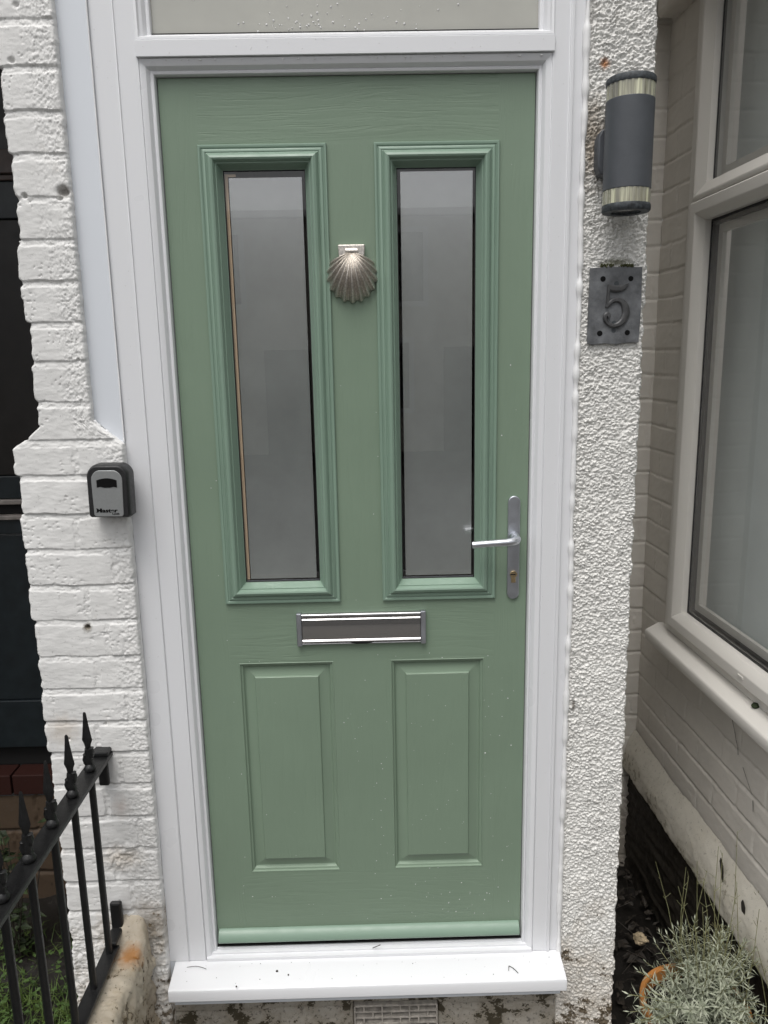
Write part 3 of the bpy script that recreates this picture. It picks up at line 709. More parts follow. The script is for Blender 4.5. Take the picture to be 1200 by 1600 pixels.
# handle
hd = empty('door_handle', (.3605, LY, 1.049), parent=FD)
def stadium(w, h, n=14, sq=1):
    r = w/2; pts = []
    for k in range(n+1): a = math.pi*k/n; pts.append((r*math.cos(a), h/2-r+r*math.sin(a)))
    for k in range(n+1): a = math.pi+math.pi*k/n; pts.append((r*math.cos(a), -h/2+r+r*math.sin(a)))
    return pts
b = MB(); b.prism(stadium(.0285, .248), -.0065, 0, 'y'); b.build('back_plate', M['satin'], hd, bevel=.0022, seg=3, smooth=40)
b = MB(); b.tube([(0, -.006, .029), (0, -.024, .029)], [.0115, .0105], 20); b.build('boss', M['satin_bright'], hd, smooth=40)
pts = [(0.001, -.018, .029), (.001, -.036, .0285), (-.002, -.045, .028), (-.010, -.0515, .027), (-.022, -.0535, .0262), (-.05, -.0535, .0248), (-.08, -.0535, .0232), (-.103, -.0535, .0215)]
b = MB(); b.tube(pts, [.0098, .0098, .0096, .0092, .0086, .0082, .0079, .0077], 18); b.build('lever', M['satin_bright'], hd, smooth=50)
b = MB(); b.tube([(.0, -.0062, -.0625), (.0, -.0105, -.0625)], .0085, 20); b.box(-.0052, .0052, -.0095, -.006, -.083, -.064); b.build('cylinder_lock', M['brass'], hd, bevel=.0006, smooth=30)
b = MB().box(-.0075, .0045, -.0115, -.0103, -.0636, -.0614); b.build('keyway', M['black'], hd)
b = MB().prism([(x, z-.0725) for x, z in stadium(.0195, .036)], -.0072, -.0066, 'y'); b.build('lock_recess', M['satin'], hd)
# scallop shell knocker
kn = empty('shell_knocker', (0, LY, 1.67), parent=FD)
b = MB(); b.prism([(-.029, .061), (.029, .061), (.027, .028), (-.027, .028)], -.012, 0, 'y'); o = b.build('mount', M['pewter'], kn, bevel=.002)
NA, NR = 241, 60; vs = []; A0 = rad(62)
hinge = (0, .047)
nrib = 13
for j in range(NR+1):
    t_ = j/NR
    for i in range(NA):
        u = -1+2*i/(NA-1); a = u*rad(70)
        # outline radius: round fan, shorter at the sides
        R = .050*math.cos(a)+math.sqrt(.055**2-(.050*math.sin(a))**2)
        ph = (u*nrib/2)*2*math.pi
        rib = .5+.5*math.cos(ph+math.pi*(nrib % 2 == 0))
        Rr = R*(1+.05*(rib-.5)*min(1, t_*1.2))
        r = Rr*t_
        x = r*math.sin(a)*(1-.02*abs(u)); z = hinge[1]-r*math.cos(a)*1.0
        dome = .030*(math.sin(min(1, t_*1.06)*math.pi)**.62 if t_ < 1 else 0)*(1-.35*abs(u)**2)
        dome = .029*((1-(2*t_*.93-.86)**2) if t_ > .0 else .26)*(1-.55*abs(u)**2.4)
        amp = .0060*min(1, t_*2.0)
        vs.append((x, -.006-max(dome, 0)-amp*(rib-.5)+.0, z))
fs = [(j*NA+i, j*NA+i+1, (j+1)*NA+i+1, (j+1)*NA+i) for j in range(NR) for i in range(NA-1)]
k0 = len(vs); back = [i for i in range(NA)]
vs += [(vs[NR*NA+i][0], 0.0, vs[NR*NA+i][2]) for i in range(NA)]
fs += [(NR*NA+i, NR*NA+i+1, k0+i+1, k0+i) for i in range(NA-1)]
mesh_obj('shell', vs, fs, M['pewter'], kn, smooth=True)
b = MB(); b.tube([(-.013, -.013, .047), (.013, -.013, .047)], .0065, 14); b.build('hinge_pin', M['pewter'], kn, smooth=60)
# rain drops on the leaf
b = MB()
def drop(x, y, z, r):
    n = 6; prof = [(1, 0), (.8, .4), (.4, .68)]
    vs = [(x+r*q_*math.cos(2*math.pi*k/n), y-r*h_, z+r*q_*math.sin(2*math.pi*k/n)*1.15) for q_, h_ in prof for k in range(n)]
    b.add(vs, [(i*n+k, i*n+(k+1) % n, (i+1)*n+(k+1) % n, (i+1)*n+k) for i in range(2) for k in range(n)]+[tuple(range(2*n, 3*n))])
for i in range(230):
    x = rng.uniform(-.36, .38); z = rng.uniform(.06, .80) if rng.random() < .85 else rng.uniform(.8, 1.9)
    if rng.random() < .5: x = abs(x)
    iny = [a for a in apt[2:] if a[0]+.001 < x < a[1]-.001 and a[2]+.001 < z < a[3]-.001]
    yy_ = LY
    if iny:
        a = iny[0]
        if not (a[0]+.04 < x < a[1]-.04 and a[2]+.04 < z < a[3]-.04): continue
    if any(a[0]-.003 < x < a[1]+.003 and a[2]-.003 < z < a[3]+.003 for a in apt[:2]): continue
    if abs(x) < .16 and .81 < z < .91: continue
    if abs(x) < .06 and 1.55 < z: continue
    if x > .34 and .92 < z < 1.18: continue
    drop(x, yy_+.0002, z, rng.uniform(.0006, .0014)*(1.3 if rng.random() < .12 else 1))
o = b.build('rain_drops', M['water'], FD, smooth=80); tag(o, kind='stuff')
b = MB()
for i in range(150):
    if rng.random() < .45: x, y, z = rng.uniform(-.41, .41), -.0237, rng.uniform(H0+.03, H0+.058)
    elif rng.random() < .5: x, y, z = -rng.uniform(.47, .511), -.0193, rng.uniform(0, 2.2)
    else: x, y, z = rng.uniform(.424, .455), -.0183, rng.uniform(0, 2.2)
    if y == -.0237 and rng.random() < .6: continue
    drop(x, y, z, rng.uniform(.0005, .0011))
for i in range(26): drop(rng.uniform(-.40, .40), -.0172, H0+.0225, rng.uniform(.0012, .0024))
for i in range(60): drop(rng.gauss(-.03, .10), .0078, zt+.02+abs(rng.gauss(0, .03)), rng.uniform(.0008, .0022))
o = b.build('rain_drops', M['water'], DF, smooth=80); tag(o, kind='stuff')

# ================================================================ PLINTH UNDER THE SILL
PL = empty('plinth', (0, .0, 0)); tag(PL, 'mossy stained masonry base under the door sill', 'plinth')
S, Z = np.meshgrid(np.arange(-.513, .49, .003), np.arange(GZ, -.084, .003))
def pjn(r): return [-.425, -.245, .34, .20, .08] if r % 2 else [-.34, -.046, .175, .43]
H, _ = brick_field(S, Z, np.array([0.0, -.086, -.178, -.262, -.345, -.43, -.52]), pjn, 201, depth=.006)
H += fbm(S*40, Z*40, 203, 4)*.008
inb = (S > -.046) & (S < .175) & (Z > -.2645) & (Z < -.168)
o = grid_obj('plinth_face', S, -.012-H*.8+.02*inb, Z, M['plinth'], PL); o.data.materials[0] = M['plinth']
# material uses object z: shift to world height
o.location = (0, 0, 0)
# air brick
ab = MB().box(-.043, .172, -.010, .0, .200, .205)
ab = MB(); zb0, zb1 = -.262, -.171
nrow = 5
for r in range(nrow+1):
    z = zb0+(zb1-zb0)*r/nrow; ab.box(-.043, .172, -.022, .0, z-.0028, z+.0028)
for c in range(10):
    x = -.043+.215*c/9
    for r in range(nrow):
        if c in (0, 3, 6, 9) or (c+r) % 2: ab.box(x-.0022, x+.0022, -.0235, .0, zb0+(zb1-zb0)*r/nrow+.0005, zb0+(zb1-zb0)*(r+1)/nrow-.0005)
M['airbrick'] = simple('dirty_vent', (.40, .37, .33), .6, nscale=60, var=.45, bump=.5)
ab.build('air_brick', M['airbrick'], PL, bevel=.0008)

# ================================================================ KEY BOX
KB = empty('key_box', (-.5365, PY-.004, 1.2175)); KB.rotation_euler = (0, rad(1.0), 0)
tag(KB, 'black and grey combination key lock box on the white brick pier', 'key box')
def arch(w, h, r, rise, n=8, inset=0):
    w2 = w/2-inset; h2 = h/2-inset; r = max(.001, r-inset); pts = []
    for k in range(n+1): a = math.pi/2*k/n; pts.append((w2-r+r*math.cos(a), h2-r+r*math.sin(a)))
    for k in range(n+1): a = math.pi/2+math.pi/2*k/n; pts.append((-w2+r+r*math.cos(a), h2-r+r*math.sin(a)))
    pts = [(x, z+rise*(1-(x/w2)**2) if z > 0 else z) for x, z in pts]
    rb = .004
    pts += [(-w2, -h2+rb), (-w2+rb, -h2), (w2-rb, -h2), (w2, -h2+rb)]
    return pts
def loft(b, secs):
    n = len(secs[0][1]); vs = []
    for y, pts in secs: vs += [(x, y, z) for x, z in pts]
    fs = [(i*n+k, i*n+(k+1) % n, (i+1)*n+(k+1) % n, (i+1)*n+k) for i in range(len(secs)-1) for k in range(n)]
    b.add(vs, fs+[tuple(range(n))[::-1], tuple(range((len(secs)-1)*n, len(secs)*n))])
b = MB(); loft(b, [(0, arch(.090, .112, .020, .006)), (-.030, arch(.090, .112, .020, .006)), (-.041, arch(.087, .109, .020, .006)), (-.044, arch(.082, .104, .018, .006))])
b.build('body', M['box_black'], KB, bevel=.001, smooth=40)
b = MB(); pts = arch(.0665, .097, .017, .005); pts = [(x*(1-.04*(z < 0)), z-.0035) for x, z in pts]; b.prism(pts, -.0462, -.0435, 'y'); b.build('face_plate', M['box_face'], KB, bevel=.0012, smooth=30)
b = MB(); wn = [(-.0215, .012), (-.0215, .0275)]+[(x, .0275+.0045*(1-(x/.0215)**2)) for x in np.linspace(-.018, .018, 9)]+[(.0215, .0275), (.0215, .012), (.014, .0135), (.006, .0115), (-.006, .0115), (-.014, .0135)]
b.prism(wn, -.0469, -.0455, 'y'); b.build('shutter', M['ink'], KB)
def text(s, size, x, z, y, m, parent, bold=.02, shear=0):
    c = bpy.data.curves.new('lettering', 'FONT'); c.body = s; c.size = size; c.extrude = .0002; c.offset = bold*size; c.align_x = 'LEFT'; c.shear = shear
    o = bpy.data.objects.new('lettering', c); COL.objects.link(o); dg = bpy.context.evaluated_depsgraph_get(); dg.update()
    me = bpy.data.meshes.new_from_object(o.evaluated_get(dg)); bpy.data.objects.remove(o)
    me.materials.clear(); me.materials.append(m)
    r = link(bpy.data.objects.new('lettering', me), parent); r.location = (x, y, z); r.rotation_euler = (rad(90), 0, 0); return r
def fit(o, x0, x1, z0, h):
    xs_ = [v.co.x for v in o.data.vertices]; ys_ = [v.co.y for v in o.data.vertices]
    sx = (x1-x0)/(max(xs_)-min(xs_)); sy = h/(max(ys_)-min(0, min(ys_)*0)); o.scale = (sx, sy, 1); o.location = (x0-min(xs_)*sx, -.0464, z0)
fit(text('Master', .0118, 0, 0, 0, M['ink'], KB, .035), -.0255, .0195, -.0425, .0085)
fit(text('Lock', .0118, 0, 0, 0, M['ink'], KB, .035), .0075, .0235, -.0475, .0042)
b = MB()
for x0 in (-.0268, -.0185):
    b.box(x0, x0+.0042, -.0467, -.0462, -.0427, -.0414); b.box(x0, x0+.0036, -.0467, -.0462, -.0352, -.0340)
b.build('letter_serif', M['ink'], KB)

# ================================================================ HOUSE NUMBER
HN = empty('number_plate', (.5675, RY-.006, 1.592)); HN.rotation_euler = (0, rad(.4), 0)
tag(HN, 'grey slate house number plate with raised metal 5 on the roughcast pillar', 'house number')
outl = [(-.057, .079), (.0, .0805), (.055, .080), (.057, .0), (.0555, -.078), (.03, -.0785), (.005, -.082), (-.02, -.0795), (-.045, -.0825), (-.057, -.080), (-.0575, .0)]
b = MB().prism(outl, -.0065, .0, 'y'); b.build('slate', M['slate'], HN, bevel=.001)
for (x, z, r) in ((-.029, .056, .0058), (.031, .056, .0055), (-.031, -.058, .006), (.029, -.057, .0057)): MB().tube([(x, -.0064, z), (x, -.0069, z)], r, 18).build('screw_hole', M['ink'], HN)
for (x, z, r) in ((.0005, .046, .0055), (-.001, -.0365, .005), (-.001, -.052, .0052)): MB().tube([(x, -.0064, z), (x, -.0068, z)], r, 14).build('fixing_lug', M['lamp_cap'], HN)
b = MB()
def stroke(path, yf=-.0125, yb=-.0060):
    """path: (x, z, halfwidth) -> raised bevelled ribbon"""
    P = [Vector((p[0], p[1])) for p in path]; n = len(P); vs = []
    for i in range(n):
        t = (P[min(i+1, n-1)]-P[max(i-1, 0)]).normalized(); nn = Vector((-t.y, t.x)); w = path[i][2]*1.12
        for (k, y) in ((1, yb), (1, yf+.0018), (.55, yf), (-.55, yf), (-1, yf+.0018), (-1, yb)):
            vs.append((P[i].x+nn.x*w*k, y, P[i].y+nn.y*w*k))
    fs = [(i*6+k, i*6+(k+1) % 6, (i+1)*6+(k+1) % 6, (i+1)*6+k) for i in range(n-1) for k in range(6)]+[tuple(range(6))[::-1], tuple(range((n-1)*6, n*6))]
    b.add(vs, fs)
def interp(keys, n):
    ks = np.array(keys); d = np.r_[0, np.cumsum(np.hypot(*np.diff(ks[:, :2], axis=0).T))]; tt = np.linspace(0, d[-1], n)
    out = np.stack([np.interp(tt, d, ks[:, i]) for i in range(3)], 1)
    for _ in range(3): out[1:-1] = (out[:-2]+2*out[1:-1]+out[2:])/4
    return [tuple(r) for r in out]
stroke(interp([(-.0165, .0385, .0055), (-.004, .0355, .0060), (.009, .0355, .0062), (.017, .0385, .0045), (.0255, .0455, .0010)], 20))
stroke(interp([(-.0165, .0440, .0028), (-.0170, .020, .0026), (-.0180, .002, .0026)], 12), -.0123)
stroke(interp([(-.0205, -.0035, .0020), (-.0185, -.0005, .0036), (-.0145, .0045, .0036), (-.006, .0110, .0034), (.005, .0125, .0036), (.016, .0075, .0052), (.0225, -.005, .0068), (.0235, -.018, .0070), (.0185, -.031, .0062), (.009, -.0395, .0046), (-.003, -.0425, .0034), (-.014, -.0385, .0032), (-.0215, -.0300, .0034), (-.0225, -.0215, .0040), (-.018, -.0165, .0045), (-.0135, -.0205, .0042), (-.0135, -.0255, .0024)], 70), -.0126)
b.build('numeral', M['num_metal'], HN, smooth=30)
b = MB()
for i in range(60):
    x = rng.uniform(-.035, .035); z = .0805+rng.uniform(0, .006)
    if abs(x+.002) < .006: continue
    b.lathe(x, -.004+rng.uniform(-.004, .003), [(.0012, z-.002), (.0022, z), (.0008, z+.002)], 6)
b.build('moss_fringe', M['moss'], HN)

# ================================================================ WALL LIGHT
WL = empty('wall_light', (.5635, -.082, 1.90)); WL.rotation_euler = (0, rad(0), 0)
tag(WL, 'dark grey up and down wall lamp with clear ribbed ends on the roughcast pillar', 'wall lamp')
R_ = .0475
b = MB(); b.lathe(0, 0, [(R_, -.086), (R_, .082)], 48); b.build('body', M['lamp_body'], WL, bevel=.001, smooth=40)
for z0, z1 in ((-.1135, -.086), (.082, .1095)):
    n = 96; vs = []
    for z in (z0, z1):
        for k in range(n):
            a = 2*math.pi*k/n; r = R_*.975*(1+(.012 if k % 4 < 2 else -.012)); vs.append((r*math.cos(a), r*math.sin(a), z))
    mesh_obj('lens_ring', vs, [(k, (k+1) % n, n+(k+1) % n, n+k) for k in range(n)], M['lens'], WL)
    MB().lathe(0, 0, [(R_*.45, z0), (R_*.45, z1)], 20).build('inner_reflector', M['satin'], WL, smooth=40)
b = MB(); b.lathe(0, 0, [(R_*1.0, .1095), (R_*1.02, .112), (R_*1.02, .120), (R_*.97, .123)], 48); b.build('cap', M['lamp_cap'], WL, smooth=40)
b = MB(); b.lathe(0, 0, [(R_*.62, -.117), (R_*.64, -.1275), (R_*.97, -.1275), (R_*1.02, -.1245), (R_*1.02, -.1165), (R_*1.0, -.1135), (R_*.6, -.1135)], 48, cap=False); b.build('cap', M['lamp_cap'], WL, smooth=40)
MB().lathe(0, 0, [(R_*.64, -.1225), (R_*.3, -.1235), (.001, -.1238)], 32).build('lens_disc', M['lens_disc'], WL, smooth=40)
b = MB(); b.prism([(-.052, -.030), (-.046, -.046), (-.030, -.052), (.03, -.052), (.03, .045), (-.030, .045), (-.046, .038), (-.052, .024)], .03, .064, 'y'); b.build('bracket', M['lamp_body'], WL, bevel=.003, smooth=35)
b = MB().box(-.03, .03, .0, .06, -.03, .02).build('arm', M['lamp_body'], WL)

# ================================================================ RAILING
RX = -.62
RL = empty('iron_railing', (RX, -.05, .08)); tag(RL, 'black iron railing with spear finials fixed to the white brick pier', 'railing')
def loc(x, y, z): return (x-RX, y+.05, z-.08)
def add_part(name, fn, bevel=0, smooth=False, m='iron'):
    b = MB(); fn(b); b.v = [loc(*v) for v in b.v]; return b.build(name, M[m], RL, bevel=bevel, smooth=smooth)
add_part('top_rail', lambda b: b.box(RX-.021, RX+.021, -1.05, -.036, .574, .586), .002)
add_part('bottom_rail', lambda b: b.box(RX-.017, RX+.017, -1.05, -.108, .100, .110), .002)
def brk(b):
    b.box(RX-.012, RX+.012, -.062, -.050, .505, .574); b.box(RX-.020, RX+.020, -.072, -.040, .586, .598)
add_part('wall_bracket', brk, .004)
def brk2(b):
    b.box(RX-.016, RX+.013, -.066, -.052, .112, .190); b.box(RX-.017, RX+.012, -.118, -.060, .110, .122)
add_part('wall_bracket', brk2, .005)
ys = [-.132, -.236, -.342, -.450, -.556, -.662, -.768, -.874, -.98]
def bal(name, y):
    def f(b): b.tube([(RX, y, .104), (RX, y, .340), (RX, y, .576)], .0078, 12)
    o = add_part(name, f, smooth=50)
    def g_(b):
        z = .586
        b.lathe(RX, y, [(.006, z), (.0125, z+.003), (.0135, z+.008), (.011, z+.013), (.007, z+.018), (.009, z+.024), (.007, z+.034), (.0085, z+.046), (.0075, z+.056)], 12)
        for (dx, dz, r) in ((.0095, .047, .0082), (-.0085, .030, .0095), (.006, .020, .007)):
            b.lathe(RX+dx*.8, y, [(r*.3, z+dz-r*1.8), (r*.7, z+dz-r*1.1), (r*.9, z+dz), (r*.6, z+dz+r*.9), (r*.75, z+dz+r*1.2), (r*.2, z+dz+r*1.5)], 7, sx=.9, sy=1.1)
        prof = [(.0055, z+.052), (.0075, z+.066), (.0115, z+.076), (.0100, z+.086), (.0075, z+.104), (.0050, z+.124), (.0036, z+.140), (.0020, z+.143)]
        b.lathe(RX, y, prof, 4, sx=1.0, sy=.75)
    fn_ = add_part('finial', g_, smooth=50); fn_.parent = o; fn_.location = (0, 0, 0)
    return o
for y in ys: bal('baluster', y)
# low wall under the railing
LW = empty('low_wall', (RX, -.2, GZ)); tag(LW, 'stained stone garden wall with worn coping below the iron railing', 'wall')
Yl = np.arange(-1.3, -.040, .004)
prof = [(-.645, -.9), (-.645, .02), (-.642, .066), (-.630, .083), (-.612, .088), (-.59, .088), (-.572, .087), (-.560, .082), (-.552, .068), (-.548, .04), (-.546, .0), (-.552, -.03), (-.548, -.10), (-.544, -.2), (-.545, -.35), (-.545, -.9)]
pd = []
for (p, q_) in zip(prof[:-1], prof[1:]):
    L = math.hypot(q_[0]-p[0], min(abs(q_[1]-p[1]), .5)); n = max(1, int(L/.005))
    for i in range(n): pd.append((p[0]+(q_[0]-p[0])*i/n, p[1]+(q_[1]-p[1])*i/n))
pd.append(prof[-1]); pa = np.array(pd)
YY, PXg = np.meshgrid(Yl, pa[:, 0], indexing='ij'); _, PZg = np.meshgrid(Yl, pa[:, 1], indexing='ij')
nn = fbm(YY*22, PZg*22+PXg*22, 301, 5)*.022+fbm(YY*90, PZg*90+PXg*60, 305, 4)*.008
top = sstep(.02, .09, PZg)
edgew = fbm(YY*11, PXg*0, 309, 3)*.022
side = (PXg > -.60)
nn = nn+fbm(YY*130, PZg*130+PXg*130, 307, 4, .65)*.010
w_, _ = worley(YY*60, (PZg+PXg)*60, 311); nn = nn-.012*sstep(.28, 0, w_)*sstep(.5, .62, vnoise(YY*30, PXg*30, 313))
rise = .055*np.exp(-((YY+.045)/.030)**2)*(top)          # mortar fillet against the pier
# keep the near surface solid
Xw = PXg+(nn*.9+edgew*.6)*side*(1-.6*top)+nn*.3*(~side)
Zw = PZg+nn*top*.55+rise
Xw = Xw+(-.0)
o = rel(grid_obj('coping', Xw, YY, Zw, M['coping'], LW), LW)
t = NT(M['coping']); cur = t.p.inputs['Base Color'].links[0].from_socket
def spot3(t, prev, c, r0, r1, col, nz, amt):
    x, y, z = t.sep(); d = None
    for s_, cc_ in ((x, c[0]), (y, c[1]), (z, c[2])):
        k = t.math('SUBTRACT', s_, cc_); k = t.math('MULTIPLY', k, k); d = k if d is None else t.math('ADD', d, k)
    d = t.math('ADD', t.math('SQRT', d), t.math('MULTIPLY', t.math('SUBTRACT', t.noise(nz, 5, .7), .5), r1*1.2))
    return t.mix(t.ramp(t.math('MULTIPLY', d, 1/r1), [(r0/r1, amt), (1., 0.)]), prev, col)
cur = spot3(t, cur, (-.575, -.118, .085), .012, .042, (.36, .15, .03), 60, .85)
t.base(cur)

# ================================================================ NEIGHBOUR'S DOORWAY (far left, in shade)
ND = empty('entrance_door', (-1.2, .85, 0)); tag(ND, 'dark painted timber door of the neighbouring house in deep shade', 'door')
def nb(name, z0, z1, y, m, bevel=.003, x0=-.7, x1=.47):
    return MB().box(x0, x1, -y, .03, z0, z1).build(name, M[m], ND, bevel=bevel)
nb('fanlight', 2.142, 2.75, .004, 'nb_brown'); nb('transom', 2.070, 2.140, .030, 'nb_bar'); nb('transom_bead', 2.052, 2.0685, .02, 'nb_bar')
nb('top_rail', 1.94, 2.050, .014, 'nb_door'); nb('upper_panel', 1.125, 1.9385, .006, 'nb_brown'); nb('lock_rail', 1.046, 1.1235, .016, 'nb_door')
nb('weather_strip', 1.028, 1.0445, .026, 'nb_pale'); nb('letter_slot', .992, 1.0265, .002, 'black'); nb('weather_strip', .975, .9905, .026, 'nb_pale')
nb('middle_rail', .925, .9735, .016, 'nb_door'); nb('lower_panel', .318, .920, .008, 'nb_door'); nb('bottom_rail', .137, .3165, .018, 'nb_door')
nb('step_void', .052, .1355, -.015, 'black')
NS = empty('neighbour_step', (-1.2, .85, 0)); tag(NS, 'red tiled step over brown stone below the neighbour\'s dark door', 'step')
b = MB()
for i in range(8): x = -.70+i*.155; b.box(x, x+.148, -.06, .03, -.026, .050)
b.build('tile_course', M['brick_red'], NS, bevel=.003)
S, Z = np.meshgrid(np.arange(-.7, .47, .006), np.arange(-.52, -.028, .006))
H, _ = brick_field(S, Z, np.array([.0, -.17, -.34, -.51, -.60]), lambda r: [-.4+.13*r, .0+.1*r, .3-.2*r], 401, depth=.012, mortar=.012)
grid_obj('stone_base', S, -.05-H, Z, M['brown_stone'], NS)
w = MB().box(-.752, -.74, .0, .0, 0, 0)
sw = MB().box(-1.95, -1.90, -.0, .9, GZ, 2.66).build('porch_side_wall', M['nb_brown']); tag(sw, 'dark far side wall of the neighbour\'s porch, beyond the left edge', 'wall')

# ================================================================ VEGETATION & GROUND COVER (left)
def blade(b, p, L, w, az, lean, curl=.4, seg=3):
    d = Vector((math.cos(az), math.sin(az), 0)); s = Vector((-math.sin(az), math.cos(az), 0)); p = Vector(p); vs = []
    for i in range(seg+1):
        t_ = i/seg; a = lean+curl*t_
        c = p+L*t_*(d*math.sin(a)+Vector((0, 0, math.cos(a)))); ww = w*(1-t_)**.7*.5+.0002
        vs += [c-s*ww, c+s*ww]
    b.add(vs, [(2*i, 2*i+1, 2*i+3, 2*i+2) for i in range(seg)])
def leafq(b, p, d, n, L, w):
    """pointed folded leaf, two quads"""
    p = Vector(p); d = Vector(d).normalized(); n = Vector(n).normalized(); s = d.cross(n).normalized(); 
    m1 = p+d*L*.35; tip = p+d*L-n*L*.12
    b.add([p, m1+s*w+n*w*.3, tip, m1-s*w+n*w*.3, p+d*L*.5-n*L*.02], [(0, 4, 2, 1), (0, 3, 2, 4)])
b = MB()
gx, gy = np.meshgrid(np.arange(-2.4, -.62, .02), np.arange(-.9, .84, .02))
gz_ = GZ+.02+fbm(gx*4, gy*4, 501, 3)*.08
ge = grid_obj('garden_soil', gx, gy, gz_, M['soil']); tag(ge, kind='structure')
for i in range(9000):
    x = rng.uniform(-1.75, -.66); y = rng.uniform(-.55, .62)
    if fbm(np.array([x*5.]), np.array([y*5.]), 511, 2)[0] < -.14: continue
    if y > .35 and rng.random() < .5: continue
    blade(b, (x, y, GZ+.01), rng.uniform(.03, .105), rng.uniform(.002, .0045), rng.uniform(0, 6.3), rng.uniform(.1, .9), rng.uniform(.1, 1.2), 2)
o = b.build('grass', M['grass']); tag(o, 'short green grass and weeds behind the iron railing', 'grass', kind='stuff')
b = MB()
for i in range(1500):
    cx = rng.uniform(-1.6, -.66); cy = rng.uniform(-.5, .5); a = rng.uniform(0, 6.3); e_ = rng.uniform(.1, .9)
    leafq(b, (cx, cy, GZ+.04+rng.uniform(0, .05)), (math.cos(a), math.sin(a), e_*.4), (rng.uniform(-.3, .3), rng.uniform(-.3, .3), 1), rng.uniform(.010, .026), rng.uniform(.004, .009))
o = b.build('clover', M['leaf_green']); tag(o, 'small leafy weeds among the grass', 'weeds', kind='stuff')
def shrub(name, cx, cy, hgt, n, label, spread=.12, m='ivy', ls=(.02, .045)):
    r = empty(name, (cx, cy, GZ)); tag(r, label, 'shrub')
    s_ = MB(); l_ = MB()
    for k in range(n):
        a = rng.uniform(0, 6.3); tip = Vector((math.cos(a)*spread*rng.uniform(.3, 1.2), math.sin(a)*spread*rng.uniform(.3, 1), hgt*rng.uniform(.5, 1.0)))
        pts = [Vector((0, 0, 0)).lerp(tip, t_)+Vector((math.sin(t_*4+k)*.01, 0, .02*math.sin(t_*3))) for t_ in np.linspace(0, 1, 7)]
        s_.tube(pts, [.0025]*4+[.0015]*3, 5)
        for p in pts[1:]:
            for _ in range(3):
                a2 = rng.uniform(0, 6.3); leafq(l_, p, (math.cos(a2), math.sin(a2), rng.uniform(-.3, .6)), (rng.uniform(-.6, .6), -.5, 1), rng.uniform(*ls), rng.uniform(.006, .013))
    s_.build('stem', M['debris'], r); l_.build('foliage', M[m], r)
    return r
shrub('dark_shrub', -1.16, .48, .58, 12, 'dark leafy shrub against the neighbour\'s step, left of the railing')
shrub('dark_shrub', -.93, .58, .46, 13, 'dark trailing shrub at the back corner of the brick pier', .14)
shrub('green_weed', -.83, -.02, .22, 9, 'bright green weed sprouting against the foot of the white pier', .07, 'leaf_green', (.010, .022))
# ================================================================ SHADED GAP (right) with pot and lavender
gx, gy = np.meshgrid(np.arange(.62, 1.7, .02), np.arange(-1.0, .9, .02))
gg = grid_obj('bed_soil', gx, gy, GZ+.015+fbm(gx*6, gy*6, 521, 4)*.05, M['soil']); tag(gg, kind='structure')
b = MB()
for i in range(420):
    x = rng.uniform(.64, 1.0); y = rng.uniform(-.4, .84); a = rng.uniform(0, 6.3)
    leafq(b, (x, y, GZ+.03+rng.uniform(0, .03)), (math.cos(a), math.sin(a), rng.uniform(-.2, .4)), (rng.uniform(-.6, .6), rng.uniform(-.6, .6), 1), rng.uniform(.015, .05), rng.uniform(.004, .014))
for i in range(60):
    x = rng.uniform(.66, .98); y = rng.uniform(-.2, .8); a = rng.uniform(0, 6.3); L = rng.uniform(.04, .12)
    b.tube([(x, y, GZ+.04), (x+math.cos(a)*L, y+math.sin(a)*L, GZ+.05+rng.uniform(0, .05))], .0012, 4)
o = b.build('dead_leaves', M['debris']); tag(o, 'dead leaves and twigs littering the dark soil beside the pillar', 'litter', kind='stuff')
# crumpled scrap
bm = bmesh.new(); bmesh.ops.create_icosphere(bm, subdivisions=3, radius=.022)
for v in bm.verts:
    n = v.co.normalized(); f = 1+.9*float(fbm(np.array([n.x*2.2+5]), np.array([n.y*2.2+n.z*3]), 531, 3)[0]); v.co = n*.023*f; v.co.z *= .7
me = bpy.data.meshes.new('crumpled_scrap'); bm.to_mesh(me); bm.free(); me.materials.append(M['paper'])
cs = link(bpy.data.objects.new('crumpled_scrap', me)); cs.location = (.868, .42, GZ+.085); tag(cs, 'crumpled pale scrap lying on the dark soil beside the pillar', 'scrap')
PC = (.835, -.06); PR = .135; PZ = -.155
PT = empty('plant_pot', (PC[0], PC[1], GZ)); tag(PT, 'orange plastic plant pot in the bottom right corner', 'plant pot')
b = MB(); zt_ = PZ-GZ
b.lathe(0, 0, [(.09, .0), (PR-.012, zt_-.035), (PR-.012, zt_-.032), (PR-.002, zt_-.032), (PR, zt_-.028), (PR+.001, zt_-.003), (PR-.001, zt_), (PR-.010, zt_), (PR-.013, zt_-.003), (PR-.018, zt_-.06)], 56, cap=False)
b.build('pot_wall', M['terracotta'], PT, smooth=30)
b = MB(); b.lathe(0, 0, [(PR-.017, zt_-.035), (PR*.5, zt_-.028), (.001, zt_-.025)], 40); b.build('compost', M['soil'], PT, smooth=60)
LV = empty('lavender', (PC[0]+.02, PC[1], PZ-.03)); tag(LV, 'silvery green lavender bush growing in the orange pot', 'plant')
st = MB(); lf = MB()
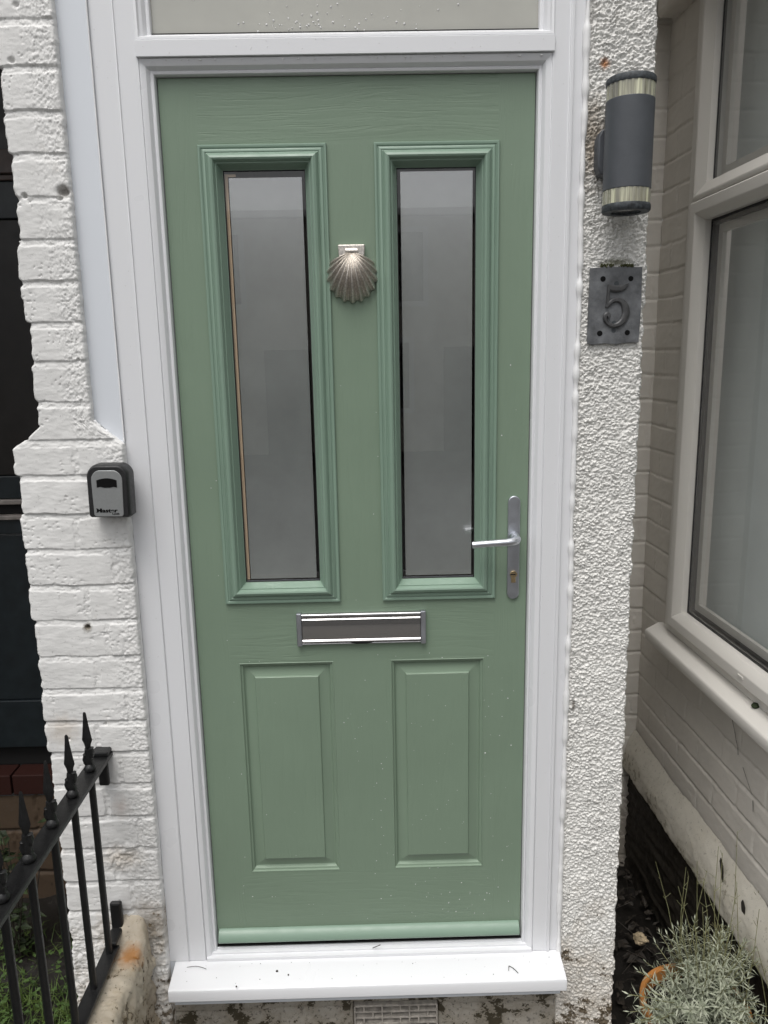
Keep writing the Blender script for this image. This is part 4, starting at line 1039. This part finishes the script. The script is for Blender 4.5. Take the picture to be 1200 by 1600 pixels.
def sprig(base, tip, nl=30, L=(.018, .034)):
    base = Vector(base); tip = Vector(tip); ax = (tip-base).normalized()
    mid = base.lerp(tip, .5)+Vector((rng.uniform(-.01, .01), rng.uniform(-.01, .01), .01))
    pts = [base, base.lerp(mid, .6), mid, mid.lerp(tip, .6), tip]; st.tube(pts, [.0016, .0014, .0012, .0010, .0008], 5)
    for k in range(nl):
        t_ = 1-(k/nl)**1.0*.80; p = (pts[0].lerp(pts[2], t_*2) if t_ < .5 else pts[2].lerp(pts[4], t_*2-1))
        a = k*2.4+rng.uniform(-.3, .3); u = ax.cross(Vector((.3, .2, 1))).normalized(); w = ax.cross(u)
        op = .30+1.0*min(1, k/9)**.7+rng.uniform(-.15, .15)
        d = ax*math.cos(op)+(u*math.cos(a)+w*math.sin(a))*math.sin(op)
        leafq(lf, p, d, ax+Vector((0, 0, .4)), rng.uniform(*L)*(.7+.4*min(1, k/6)), rng.uniform(.0015, .0024))
for k in range(200):
    a = rng.uniform(0, 6.3); rr_ = math.sqrt(rng.random()); 
    bx_ = Vector((math.cos(a)*rr_*.03, math.sin(a)*rr_*.03, .0)); 
    tp_ = Vector((math.cos(a)*rr_*.245+.045, math.sin(a)*rr_*.23-.03, .03+.165*(1-rr_**2)+rng.uniform(-.07, .06)))
    if tp_.x+PC[0]+.02 > .955: tp_.x = .955-PC[0]-.02-rng.uniform(0, .10)
    if tp_.x < -.09 and tp_.y > .05: continue
    sprig(bx_, tp_)
for k in range(26):
    a = rng.uniform(0, 6.3); bx_ = Vector((rng.uniform(-.06, .13), rng.uniform(-.1, .12), .10))
    tp_ = bx_+Vector((rng.uniform(-.07, .05), rng.uniform(-.03, .05), rng.uniform(.12, .33)))
    mid = bx_.lerp(tp_, .5)+Vector((rng.uniform(-.012, .012), 0, 0)); st.tube([bx_-Vector((0, 0, .08)), bx_, mid, tp_], [.0012, .0011, .0009, .0006], 5)
    for _ in range(3):
        p = mid.lerp(tp_, rng.random()); st.tube([p, p+Vector((rng.uniform(-.02, .02), 0, rng.uniform(.005, .02)))], .0005, 4)
st.build('stem', M['stalk'], LV); o = lf.build('foliage', M['lavender'], LV)
shrub('green_seedling', .93, -.14, .26, 9, 'small bright green leafy plant beside the lavender', .055, 'leaf_green', (.014, .028))
